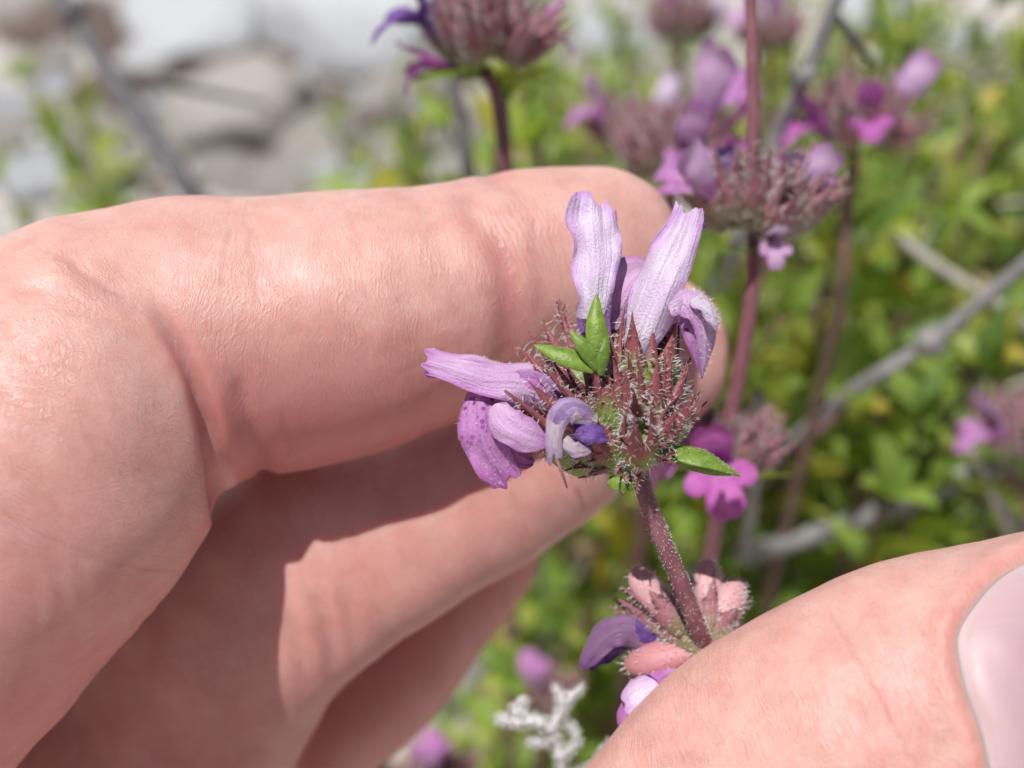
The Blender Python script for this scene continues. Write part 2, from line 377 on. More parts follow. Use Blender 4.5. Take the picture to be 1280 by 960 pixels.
# rocks: each a faceted lump sitting in the soil
def rock_mesh(seed, mat):
    import bmesh
    bm = bmesh.new(); bmesh.ops.create_icosphere(bm, subdivisions=3, radius=1)
    off = Vector((seed * 3.1, seed * 1.7, seed))
    for v in bm.verts:
        c = v.co.copy()
        f = 1 + 0.38 * mnoise.noise(c * 0.9 + off) + 0.16 * mnoise.noise(c * 2.3 + off) + 0.05 * mnoise.noise(c * 6 + off)
        v.co = Vector((max(-.82, min(.82, c.x * f)), max(-.8, min(.8, c.y * f)), max(-.6, min(.62, c.z * f * .85))))
    me = bpy.data.meshes.new('rock'); bm.to_mesh(me); bm.free()
    me.materials.append(mat); me.polygons.foreach_set('use_smooth', [seed % 2 == 0] * len(me.polygons))
    return me
ROCKS = [[rock_mesh(s + 7 * k, M_ROCKS[k]) for s in range(4)] for k in range(3)]
def rock(px, py, size, k, label, group=None, fl=0.6):
    g = ground_at(px, py)
    o = bpy.data.objects.new('rock', random.choice(ROCKS[k])); COL.objects.link(o)
    o.location = (g.x, g.y, gz(g.x, g.y) + size * fl * 0.25)
    o.rotation_euler = (random.uniform(-.25, .25), random.uniform(-.25, .25), random.uniform(0, 6.28))
    o.scale = (size * random.uniform(.85, 1.2), size * random.uniform(.8, 1.1), size * fl)
    return tag(o, label, 'rock', group)
rock(240, 60, 0.042, 0, 'pale grey limestone rock beside the dark leaning twig')
rock(355, 15, 0.034, 0, 'whitish rock between the pale grey limestone rock and the biggest white rock')
rock(455, 50, 0.055, 0, 'biggest white limestone rock behind the dark purple flower head', fl=.7)
rock(560, 5, 0.055, 0, 'bluish white rock half hidden by the dark purple flower head')
rock(300, 150, 0.045, 1, 'beige sandy rock in front of the white limestone')
rock(395, 190, 0.026, 1, 'small beige stone lying beside the beige sandy rock')
rock(80, 30, 0.03, 2, 'brownish stone under the top of the dark leaning twig')
rock(165, 60, 0.020, 2, 'brown stone wedged beside the dark leaning twig')
for (x, y, s, k) in [(60, 90, .02, 1), (150, 140, .022, 2), (210, 190, .022, 1), (265, 215, .018, 1), (350, 225, .02, 1), (430, 225, .018, 0),
                     (335, 95, .016, 2), (415, 130, .014, 2), (490, 190, .018, 1), (15, 15, .03, 1), (130, 225, .02, 1), (60, 245, .02, 0), (10, 180, .018, 1),
                     (320, 205, .012, 2), (385, 120, .013, 1), (470, 160, .012, 2), (680, 130, .02, 1), (760, 60, .03, 0), (540, 215, .015, 0),
                     (850, 100, .025, 1), (1090, 30, .03, 0), (1180, 60, .025, 0), (1000, 690, .02, 1), (1075, 680, .016, 1), (600, 880, .018, 1), (570, 925, .014, 0),
                     (960, 640, .014, 2), (1230, 650, .02, 1), (1120, 645, .02, 2)]:
    w = ('whitish', 'beige', 'brown')[k]
    rock(x, y, s, k, 'small blurred %s stone scattered on the soil' % w, 'small %s stones on the soil' % w)
rk = random.Random(8)
for i in range(60):
    k = rk.choice((0, 0, 1, 1, 2)); w = ('whitish', 'beige', 'brown')[k]
    rock(rk.uniform(-40, 640), rk.uniform(-60, 245), rk.uniform(.007, .02), k, 'small blurred %s stone scattered on the soil' % w, 'small %s stones on the soil' % w, fl=rk.uniform(.5, .9))
# gravel and litter
mb = MB()
base = [(1, 0, 0), (-1, 0, 0), (0, 1, 0), (0, -1, 0), (0, 0, .7), (0, 0, -.7)]
bf = [(0, 2, 4), (2, 1, 4), (1, 3, 4), (3, 0, 4), (2, 0, 5), (1, 2, 5), (3, 1, 5), (0, 3, 5)]
for i in range(7000):
    x, y = random.uniform(-.75, .75), random.uniform(-.05, 1.3)
    s = random.uniform(.0018, .007) * (1 + random.random() ** 6)
    c = Vector((x, y, gz(x, y) + s * .2)); q = Quaternion((random.random(), random.random(), random.random(), random.random())).normalized()
    mb.add([c + q @ (Vector(b) * s * random.uniform(.6, 1.2)) for b in base], bf)
mb.build('gravel', M_GRAVEL, kind='stuff', smooth=False)

# ------------------------------------------------------------------ the hand
# chains of (photo x, photo y, depth mm, radius in photo px at that depth)
CHAINS = {
 'index':  ([(250, 415, 90, 168), (320, 420, 91, 171), (450, 403, 92.5, 163), (580, 366, 94, 138), (640, 343, 95, 129), (700, 328, 96, 122), (742, 318, 97, 112)], 1.0, 1.0),
 'base':   ([(-560, 1250, 96, 240), (-200, 900, 88, 205), (-40, 690, 86.5, 222), (40, 580, 86, 229), (100, 470, 87, 195), (140, 425, 88, 165)], 1.0, 2.6),
 'middle': ([(-500, 1500, 114, 240), (130, 990, 108, 172), (290, 790, 101.5, 152), (395, 700, 99, 142), (510, 640, 99.5, 134), (629, 572, 101.5, 126), (730, 500, 105, 116), (806, 442, 108, 106)], 0.6, 1.0),
 'ring':   ([(-400, 1500, 124, 220), (200, 1090, 117, 150), (330, 930, 117, 128), (455, 832, 118, 106), (530, 752, 119, 96), (592, 694, 120, 82)], 1.0, 1.0),
 'little': ([(-350, 1480, 136, 190), (100, 1180, 131, 120), (300, 1010, 131, 90), (400, 900, 132, 80), (470, 800, 134, 72)], 1.0, 1.0),
 'thumb':  ([(-500, 1650, 104, 300), (100, 1560, 92, 290), (500, 1360, 85, 225), (800, 1165, 83, 174), (905, 1105, 82.5, 222), (1000, 1052, 82, 262), (1120, 990, 80.5, 270), (1220, 940, 80.5, 258), (1330, 893, 80.5, 230), (1420, 858, 81, 196)], 0.74, 1.0),
 'palm':   ([(-560, 1300, 100, 270), (-600, 1500, 118, 300)], 1.0, 4.0),
 'wrist':  ([(-560, 1420, 108, 330), (-1000, 1800, 122, 360), (-1300, 2000, 130, 400)], 0.9, 5.0),
}
def to_mm(x, y, d): return np.array([(x - CX) / FPX * d, -(y - CY) / FPX * d, d])
def chain_mm(c, n):
    c = catmull(c, n)
    return np.array([list(to_mm(a[0], a[1], a[2])) + [a[3] / FPX * a[2]] for a in c])
FINGERS = {}
for k, (c, sq, blend) in CHAINS.items():
    FINGERS[k] = (chain_mm(c, 3 * len(c) - 2), sq, blend)

def sdf_chain(P, ch, sq, want=False):
    """distance of points P (..., 3) to the swept chain; sq flattens it along the lens axis"""
    sc = np.array([1, 1, 1 / sq], np.float32)
    P = P * sc
    best = np.full(P.shape[:-1], 1e9, np.float32); s_at = np.zeros_like(best) if want else None
    L = 0.0
    for i in range(len(ch) - 1):
        a = (ch[i, :3] * sc).astype(np.float32); b = (ch[i + 1, :3] * sc).astype(np.float32); ba = b - a; l2 = float(ba @ ba)
        q = P - a
        h = np.clip((q @ ba) / l2, 0, 1)
        d = np.sqrt(((q - h[..., None] * ba) ** 2).sum(-1)) - (ch[i, 3] + h * (ch[i + 1, 3] - ch[i, 3])).astype(np.float32)
        if want:
            m = d < best; s_at[m] = L + h[m] * math.sqrt(l2)
        best = np.minimum(best, d); L += math.sqrt(l2)
    return (best, s_at) if want else best
def sdf_grid(axs, ch, sq):
    x = axs[0][:, None, None]; y = axs[1][None, :, None]; z = axs[2][None, None, :] / np.float32(sq)
    best = None
    for i in range(len(ch) - 1):
        a = ch[i, :3] * (1, 1, 1 / sq); ba = ch[i + 1, :3] * (1, 1, 1 / sq) - a; l2 = float(ba @ ba)
        a = a.astype(np.float32); ba = ba.astype(np.float32)
        h = np.clip(((x - a[0]) * (ba[0] / l2) + (y - a[1]) * (ba[1] / l2)) + (z - a[2]) * (ba[2] / l2), 0, 1)
        d = (x - a[0] - h * ba[0]) ** 2; d += (y - a[1] - h * ba[1]) ** 2; d += (z - a[2] - h * ba[2]) ** 2
        d = np.sqrt(d) - (np.float32(ch[i, 3]) + h * np.float32(ch[i + 1, 3] - ch[i, 3]))
        best = d if best is None else np.minimum(best, d)
    return best
def smin(a, b, k):
    h = np.clip(0.5 + 0.5 * (b - a) / k, 0, 1)
    return b + (a - b) * h - k * h * (1 - h)

def surface_nets(F, org, vs):
    nx, ny, nz = F.shape
    S = F < 0
    cnt = np.zeros((nx - 1, ny - 1, nz - 1), np.int16); acc = np.zeros((nx - 1, ny - 1, nz - 1, 3), np.float32)
    corner = [(i, j, k) for i in (0, 1) for j in (0, 1) for k in (0, 1)]
    sl = lambda c: (slice(c[0], c[0] + nx - 1), slice(c[1], c[1] + ny - 1), slice(c[2], c[2] + nz - 1))
    for a in corner:
        for ax in range(3):
            if a[ax]: continue
            b = list(a); b[ax] = 1
            fa, fb = F[sl(a)], F[sl(b)]
            m = (fa < 0) != (fb < 0)
            idx = np.nonzero(m)
            t = fa[idx] / (fa[idx] - fb[idx])
            p = np.tile(np.array(a, np.float32), (len(t), 1)); p[:, ax] = t
            acc[idx] += p; cnt[idx] += 1
    act = cnt > 0
    ids = np.full(cnt.shape, -1, np.int64); ids[act] = np.arange(act.sum())
    ii = np.stack(np.nonzero(act), -1)
    V = (ii + acc[act] / cnt[act][:, None]) * vs + org
    quads = []
    for ax in range(3):
        sa = [slice(1, -1)] * 3; sa[ax] = slice(0, -1); sb = [slice(1, -1)] * 3; sb[ax] = slice(1, None)
        A, B = S[tuple(sa)], S[tuple(sb)]
        m = A != B
        i0 = np.stack(np.nonzero(m), -1); 
        base = i0 + 1; base[:, ax] = i0[:, ax]
        u, v = (ax + 1) % 3, (ax + 2) % 3
        def cid(du, dv):
            q = base.copy(); q[:, u] -= du; q[:, v] -= dv; return ids[q[:, 0], q[:, 1], q[:, 2]]
        q = np.stack([cid(0, 0), cid(1, 0), cid(1, 1), cid(0, 1)], -1)
        flip = ~A[m]
        q[flip] = q[flip][:, ::-1]
        quads.append(q)
    return V, np.concatenate(quads)

def dist_poly(X, Y, poly):
    d = np.full(X.shape, 1e9)
    for (a, b), (c, e) in zip(poly[:-1], poly[1:]):
        l2 = (c - a) ** 2 + (e - b) ** 2
        h = np.clip(((X - a) * (c - a) + (Y - b) * (e - b)) / l2, 0, 1)
        d = np.minimum(d, np.hypot(X - a - h * (c - a), Y - b - h * (e - b)))
    return d
def smooth_poly(p, n=24): return [tuple(q) for q in catmull(p, n)]

NAIL_EDGE = smooth_poly([(1480, 690), (1380, 690), (1290, 703), (1232, 735), (1198, 780), (1192, 815), (1203, 865), (1224, 915), (1234, 965), (1250, 1010), (1300, 1050)], 60)

def make_hand():
    vs = 0.37
    lo = np.array([-88.0, -100.0, 62.0]); hi = np.array([47.0, 20.0, 150.0])
    dims = np.ceil((hi - lo) / vs).astype(int)
    ax = [lo[i] + vs * np.arange(dims[i]) for i in range(3)]
    F = np.full(tuple(dims), 30.0, np.float32)
    order = ['index', 'base', 'palm', 'wrist', 'middle', 'ring', 'little', 'thumb']
    for k in order:
        ch, sq, blend = FINGERS[k]
        r = ch[:, 3:4] + 4
        a = np.maximum(((ch[:, :3] - r).min(0) - lo) / vs, 0).astype(int); b = np.minimum(((ch[:, :3] + r).max(0) - lo) / vs + 1, dims).astype(int)
        sl = tuple(slice(a[i], b[i]) for i in range(3))
        d = sdf_grid([ax[i][sl[i]].astype(np.float32) for i in range(3)], ch, sq)
        F[sl] = smin(F[sl], d, blend)
    # gentle rounding of the field
    for _ in range(2):
        for i in range(3):
            F = 0.5 * F + 0.25 * (np.roll(F, 1, i) + np.roll(F, -1, i))
    F[0, :, :] = F[-1, :, :] = 5; F[:, 0, :] = F[:, -1, :] = 5; F[:, :, 0] = F[:, :, -1] = 5
    V, Q = surface_nets(F, lo, vs)
    # relax
    e = np.concatenate([Q[:, [0, 1]], Q[:, [1, 2]], Q[:, [2, 3]], Q[:, [3, 0]]])
    def lap(A):
        acc = np.zeros_like(A); c = np.zeros(len(A))
        for i, j in ((0, 1), (1, 0)):
            for d in range(A.shape[1]): acc[:, d] += np.bincount(e[:, i], A[e[:, j], d], len(A))
            c += np.bincount(e[:, i], minlength=len(A))
        return acc / c[:, None]
    for _ in range(4): V = V + 0.5 * (lap(V) - V)
    for _ in range(2): V = V - 0.15 * (lap(V) - V)
    def normals(V):
        n = np.cross(V[Q[:, 2]] - V[Q[:, 0]], V[Q[:, 3]] - V[Q[:, 1]])
        N = np.zeros_like(V)
        for k in range(4):
            for d in range(3): N[:, d] += np.bincount(Q[:, k], n[:, d], len(V))
        return N / (np.linalg.norm(N, axis=1, keepdims=True) + 1e-12)
    Nn = normals(V)
    gp = np.clip(((V - lo) / vs).astype(int), 1, dims - 2)
    g = np.stack([F[gp[:, 0] + (i == 0), gp[:, 1] + (i == 1), gp[:, 2] + (i == 2)] - F[gp[:, 0] - (i == 0), gp[:, 1] - (i == 1), gp[:, 2] - (i == 2)] for i in range(3)], -1)
    if (Nn * g).sum() < 0: Q = Q[:, ::-1].copy(); Nn = -Nn
    # which finger, how far along it, how far round it
    names = order; D = []; S = []
    for k in names:
        d, s = sdf_chain(V.astype(np.float32), FINGERS[k][0], FINGERS[k][1], True); D.append(d); S.append(s)
    D = np.array(D); which = D.argmin(0)
    s_at = np.array(S)[which, np.arange(len(V))]
    PX = CX + V[:, 0] / V[:, 2] * FPX; PY = CY - V[:, 1] / V[:, 2] * FPX
    uvw = np.zeros((len(V), 3), np.float32)
    for i, k in enumerate(names):
        m = which == i
        ch, sq, _ = FINGERS[k]
        # nearest axis point
        seg = np.linalg.norm(np.diff(ch[:, :3] * np.array([1, 1, 1 / sq]), axis=0), axis=1); cs = np.r_[0, np.cumsum(seg)]
        s = s_at[m]
        A = np.stack([np.interp(s, cs, ch[:, j]) for j in range(3)], -1)
        j = np.clip(np.searchsorted(cs, s) - 1, 0, len(seg) - 1)
        T = (ch[j + 1, :3] - ch[j, :3]); T /= np.linalg.norm(T, axis=1, keepdims=True)
        # let s run on past the tip of the finger
        s = s + ((V[m] - A) * T).sum(1)
        q = V[m] - A
        back = np.array([0, 0, -1.0]) - T * (-T[:, 2:3]); back /= np.linalg.norm(back, axis=1, keepdims=True)
        side = np.cross(T, back)
        ang = np.arctan2((q * side).sum(1), (q * back).sum(1))
        uvw[m, 0] = s + i * 53; uvw[m, 1] = ang * 8.5; 
    idx = {k: i for i, k in enumerate(names)}
    front = Nn[:, 2] < 0.25
    disp = np.zeros(len(V)); red = np.zeros(len(V)); ridge = np.zeros(len(V)); wrk = np.zeros(len(V))
    def crease(who, poly, width, depth, r=0.8, fade=None):
        nonlocal disp, red, wrk
        m = front & np.isin(which, [idx[w] for w in who])
        poly = smooth_poly(poly, 70)
        d = dist_poly(PX[m], PY[m], poly)
        # taper towards both ends
        x0 = np.array(poly); L = len(x0)
        near = np.argmin((PX[m][:, None] - x0[None, :, 0]) ** 2 + (PY[m][:, None] - x0[None, :, 1]) ** 2, axis=1) / (L - 1)
        tp = np.clip(np.minimum(near, (1 - near) if not fade else 1) * 3.2, 0.0, 1); tp = tp * tp * (3 - 2 * tp)
        g = np.exp(-(d / width) ** 2) * tp
        g2 = np.exp(-((d - width * 2.1) / (width * 1.5)) ** 2) * tp
        disp[m] += -depth * g + depth * 0.25 * g2
        red[m] = np.maximum(red[m], r * np.exp(-(d / (width * 1.6)) ** 2) * tp)
        wrk[m] = np.maximum(wrk[m], np.exp(-(d / (width * 8)) ** 2) * 0.6)
    B = ['base', 'index']
    crease(B, [(170, 372), (205, 402), (235, 455), (255, 520), (268, 600), (272, 640)], 13, 0.45, 0.5, True)
    crease(B, [(180, 370), (210, 412), (238, 462), (256, 522), (268, 600), (272, 640)], 7, 0.55, 0.9, True)
    crease(B, [(262, 430), (278, 480), (300, 545), (318, 575), (340, 610)], 6, 0.10, 0.4)
    crease(B, [(290, 455), (303, 500), (318, 548), (333, 605)], 12, 0.28, 0.5, True)
    crease(B, [(288, 430), (298, 480), (308, 520), (320, 558), (333, 605)], 8, 0.20, 0.9, True)
    crease(B, [(318, 470), (330, 515), (342, 560), (350, 592)], 4.5, 0.16, 0.4)
    crease(B, [(232, 405), (262, 455), (280, 500)], 4.5, 0.16, 0.4)
    crease(B, [(258, 510), (272, 555), (292, 600)], 5, 0.36, 0.8)
    crease(B, [(350, 500), (358, 545), (362, 590)], 6, 0.14, 0.4)
    crease(['index'], [(600, 262), (618, 300), (630, 350), (634, 400), (628, 460), (615, 500)], 14, 0.26, 0.7)
    crease(['index'], [(655, 235), (668, 300), (672, 360), (668, 420)], 9, 0.12, 0.4)
    crease(['index'], [(560, 232), (585, 262), (604, 300)], 10, 0.20, 0.4)
    crease(['index'], [(588, 212), (618, 222), (650, 232)], 10, 0.22, 0.3)
    for a in range(7):
        y = 300 + a * 32 + random.uniform(-8, 8); x = 330 + a * 22
        crease(['index'], [(x, y + 40), (x + 60, y + 12), (x + 135, y - 30), (x + 200, y - 70)], 4.0, 0.055, 0.0)
    crease(['base'], [(60, 300), (110, 350), (160, 380), (190, 400)], 9, 0.18, 0.3)
    crease(['base'], [(-20, 366), (50, 362), (110, 372)], 7, 0.10, 0.2)
    for k in range(6):
        x = 20 + k * 34
        crease(['base'], [(x, 640 + 18 * k), (x + 22, 720 + 14 * k), (x + 30, 800 + 8 * k)], 6, 0.07, 0.25)
    crease(['middle'], [(378, 728), (398, 765), (412, 812), (418, 862)], 11, 0.42, 0.5)
    crease(['middle'], [(415, 722), (432, 760), (440, 800), (442, 835)], 8, 0.22, 0.35)
    crease(['middle'], [(352, 760), (372, 805), (386, 880)], 9, 0.25, 0.3)
    crease(['middle'], [(610, 560), (640, 610), (662, 670)], 9, 0.12, 0.4)
    crease(['thumb'], [(790, 975), (840, 950), (880, 955)], 8, 0.25, 0.3)
    for a in range(9):
        o = 26 + a * 15
        crease(['thumb'], [(840 + o * .75, 880 + o * .8), (900 + o * .7, 815 + o * .85), (980 + o * .6, 755 + o * .9), (1060 + o * .5, 712 + o * .95)], 3.4, 0.055, 0.0)
    crease(['thumb'], [(1010, 905), (1075, 880), (1140, 840)], 7, 0.07, 0.2)
    # folds of skin round the thumb nail: a raised rim outside, a bed inside
    th = front & (which == idx['thumb'])
    P = np.array(NAIL_EDGE); d = dist_poly(PX, PY, NAIL_EDGE)
    cxn, cyn = 1420.0, 850.0
    # inside test by even-odd rule on the closed outline
    poly = NAIL_EDGE + [(1500, 1050)]
    ins = np.zeros(len(V), bool)
    for (x1, y1), (x2, y2) in zip(poly, poly[1:] + poly[:1]):
        c = ((y1 > PY) != (y2 > PY)); t = np.where(c, (x2 - x1) * (PY - y1) / (y2 - y1 + 1e-9) + x1, -1e9)
        ins ^= c & (PX < t)
    sd = np.where(ins, -d, d)
    disp[th] += 0.55 * np.exp(-((sd[th] - 16) / 15) ** 2) - 0.34 / (1 + np.exp((sd[th] + 4) / 5.0))
    red[th] = np.maximum(red[th], 0.45 * np.exp(-((sd[th] - 8) / 12) ** 2))
    tipm = which == idx['index']
    ridge[tipm] = np.clip((PX[tipm] - 560) / 60, 0, 1) * (PY[tipm] > 215)
    ridge[which == idx['middle']] = np.clip((PX[which == idx['middle']] - 560) / 100, 0, 1)
    mt = which == idx['thumb']
    ridge[mt] = np.clip(1 - dist_poly(PX[mt], PY[mt], [(800, 930), (900, 810), (1040, 715)]) / 90, 0, 1) * 0.8
    red[tipm] = np.maximum(red[tipm], 0.9 * np.clip((PY[tipm] - 370) / 160, 0, 1))  # palmar redness, deepened to paint shade on the underside of the index
    for w_, v_ in (('middle', .25), ('ring', .75), ('little', .75)):  # rear fingers reddened all over, their shade put into the colour
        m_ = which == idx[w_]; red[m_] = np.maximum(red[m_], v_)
    mb_ = which == idx['base']; red[mb_] = np.maximum(red[mb_], 0.55 * np.clip((PY[mb_] - 540) / 280, 0, 1))  # base grows redder downwards, painted shade on its lower side
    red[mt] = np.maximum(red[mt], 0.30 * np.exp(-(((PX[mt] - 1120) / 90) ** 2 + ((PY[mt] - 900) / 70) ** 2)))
    # soft unevenness of flesh
    for _ in range(2): disp = disp + 0.6 * (lap(disp[:, None])[:, 0] - disp); red = red + 0.6 * (lap(red[:, None])[:, 0] - red)
    Ds = np.sort(D, 0); seam = np.clip((Ds[1] - Ds[0]) / 2.2, 0, 1)
    low = np.zeros(len(V))
    for q in range(14):
        kv = RNG.normal(size=3); kv *= (0.25 + 0.09 * q) / np.linalg.norm(kv)
        low += np.sin(V @ kv + q * 1.9) * 0.07 / (1 + 0.25 * q)
    V = V + Nn * (disp + low)[:, None]
    # write mesh in world space about the wrist
    R = np.array([RIGHT, UP, FWD])
    Wv = (V[:, 0:1] * R[0] + V[:, 1:2] * R[1] + V[:, 2:3] * R[2]) * 1e-3 + np.array(CAM)
    org = Wv[which == idx['wrist']].mean(0)
    me = bpy.data.meshes.new('hand')
    me.vertices.add(len(Wv)); me.vertices.foreach_set('co', (Wv - org).astype(np.float32).ravel())
    me.loops.add(len(Q) * 4); me.loops.foreach_set('vertex_index', Q.astype(np.int32).ravel())
    me.polygons.add(len(Q)); me.polygons.foreach_set('loop_start', np.arange(0, len(Q) * 4, 4, dtype=np.int32))
    me.polygons.foreach_set('use_smooth', np.ones(len(Q), bool))
    me.update(calc_edges=True); me.validate()
    at = me.attributes.new('finger_uv', 'FLOAT_VECTOR', 'POINT'); at.data.foreach_set('vector', uvw.ravel())
    ac = me.attributes.new('skin_mask', 'FLOAT_COLOR', 'POINT')
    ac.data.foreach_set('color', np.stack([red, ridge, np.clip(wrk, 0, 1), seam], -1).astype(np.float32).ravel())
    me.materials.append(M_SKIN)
    o = bpy.data.objects.new('hand', me); COL.objects.link(o); o.location = Vector(org)
    tag(o, 'bare left hand with bent fingers holding up the flower stem against its thumb', 'hand')
    # nail: a curved plate lying in its bed
    ch, sq, _ = FINGERS['thumb']
    def hit(px, py):
        dd = np.linspace(60, 92, 400).astype(np.float32)
        pts = np.stack([(px - CX) / FPX * dd, -(py - CY) / FPX * dd, dd], -1)
        f = sdf_chain(pts, ch, sq); k = np.nonzero(f < 0)[0]
        return None if not len(k) else dd[k[0]]
    mb = MB(); nu, nv = 26, 22
    # left edge of the plate follows the fold; the plate runs on to the thumb tip
    le = catmull([(1330, 697), (1290, 703), (1232, 735), (1198, 780), (1192, 815), (1203, 865), (1224, 915), (1234, 965), (1250, 1010)], nv)
    re = catmull([(1462, 715), (1478, 745), (1490, 780), (1494, 820), (1490, 860), (1480, 900), (1466, 940), (1450, 975), (1430, 1000)], nv)
    vs_, uv_ = [], []
    for j in range(nv):
        for i in range(nu):
            u = i / (nu - 1); x = le[j][0] * (1 - u) + re[j][0] * u; y = le[j][1] * (1 - u) + re[j][1] * u
            dd = hit(min(x, 1500), y)
            if dd is None: dd = 79 + u * 2
            sink = 0.75 * math.exp(-u * 22) + 0.25 * (abs(2 * j / (nv - 1) - 1) ** 6)
            vs_.append(W(x, y, dd - 0.02 + sink)); uv_.append((u, j / (nv - 1)))
    fs_ = [(j * nu + i, j * nu + i + 1, (j + 1) * nu + i + 1, (j + 1) * nu + i) for j in range(nv - 1) for i in range(nu - 1)]
    mb.add(vs_, fs_, uv_)
    nl = mb.build('thumb_nail', M_NAIL, o)
    so = nl.modifiers.new('solid', 'SOLIDIFY'); so.thickness = 0.0004; so.offset = -1
    sb = nl.modifiers.new('sub', 'SUBSURF'); sb.levels = sb.render_levels = 1
    return o
HAND = make_hand()

# ------------------------------------------------------------------ flower parts
MM = 1e-3
def petal(mb, pts, widths, nhint, arch, notch=0.0, rnd=0.25, nu=22, nv=13, ruffle=0.04, seed=0, asym=0.0):
    """ribbon along pts (world points); widths and arch (degrees of half arc) along it; two-lobed when notch > 0"""
    C = catmull([tuple(p) for p in pts], 48); Wd = catmull([(w,) for w in widths], 48)[:, 0]; A = catmull([(a,) for a in arch], 48)[:, 0]
    NH = [Vector(h) for h in nhint] if isinstance(nhint, list) else [Vector(nhint)] * 2
    vs, uv = [], []
    for i in range(nu):
        for j in range(nv):
            v = -1 + 2 * j / (nv - 1); u = i / (nu - 1)
            end = 1 + .05 * (ruffle / .1) * mnoise.noise(Vector((v * 4.1, seed * 2.7, .5))) - notch * math.exp(-((v + asym) / 0.28) ** 2) - rnd * abs(v) ** 3.5
            uu = u * end
            f = min(uu, 0.9999) * 47; k = min(int(f), 46); t = f - k
            c = Vector(C[k] * (1 - t) + C[k + 1] * t); w = Wd[k] * (1 - t) + Wd[k + 1] * t; a = math.radians(A[k] * (1 - t) + A[k + 1] * t)
            T = Vector(C[min(k + 2, 47)] - C[max(k - 1, 0)]).normalized()
            nh = NH[0].lerp(NH[-1], uu)
            if ruffle > .05: w *= 1 + ruffle * 1.3 * mnoise.noise(Vector((uu * 3.6 + seed * .7, (2.0 if v > 0 else -2.0) + seed, .2))) * min(1, abs(v) * 2)
            S = T.cross(nh).normalized(); N = S.cross(T)
            a = a if abs(a) > 1e-3 else 1e-3
            R = w / max(math.sin(min(abs(a), math.pi / 2)), 0.02) * (1 if a > 0 else -1)
            ph = v * a
            crn = 0.07 * w * math.sin(v * 7.5 + seed) * min(1, uu * 2.5) * (1 if ruffle > .05 else .3)
            rf = crn + .30 * ruffle / .1 * .2 * w * abs(v) ** 3 * math.sin(uu * 17 + seed * 3 + v * 2) + ruffle * w * (mnoise.noise(Vector((uu * 5 + seed, v * 2.2, seed * 1.3))) * (0.4 + abs(v)))
            vs.append(c + S * (abs(R) * math.sin(abs(a) * v)) - N * (R * (1 - math.cos(ph))) + N * rf); uv.append((uu, (v + 1) / 2))
    fs = [(i * nv + j, i * nv + j + 1, (i + 1) * nv + j + 1, (i + 1) * nv + j) for i in range(nu - 1) for j in range(nv - 1)]
    mb.add(vs, fs, uv)
    return vs
def petal_obj(name, mat, parent, pts, widths, nhint, arch, hairs=0, hl=0.45, th=0.055, **kw):
    mb = MB(); vs = petal(mb, pts, widths, nhint, arch, **kw)
    o = mb.build(name, mat, parent)
    so = o.modifiers.new('solid', 'SOLIDIFY'); so.thickness = th * MM; so.offset = 0
    sb = o.modifiers.new('sub', 'SUBSURF'); sb.levels = sb.render_levels = 1
    if hairs: HAIR_JOBS.append((o, hairs, hl))
    return o
HAIR_JOBS = []
def grow_hairs(o, n, l, parent=None, r=0.013, lean=0.5):
    """fine white hairs standing on a mesh"""
    me = o.data; mb = MB()
    ar = [p.area for p in me.polygons]
    for p in random.choices(list(me.polygons), weights=ar, k=n):
        c = Vector((0, 0, 0)); ws = [random.random() + .05 for _ in p.vertices]; sw = sum(ws)
        for w, vi in zip(ws, p.vertices): c += me.vertices[vi].co * (w / sw)
        d = p.normal * random.choice((1, -1) if parent is None else (1,)) + Vector((random.uniform(-1, 1), random.uniform(-1, 1), random.uniform(-1, 1))) * lean
        mb.hair(c, d, l * MM * random.uniform(.5, 1.25), r * MM)
    h = bpy.data.objects.new('hairs', mb.mesh('hairs', M_HAIR)); COL.objects.link(h)
    h.parent = o; h['kind'] = 'stuff'
    return h

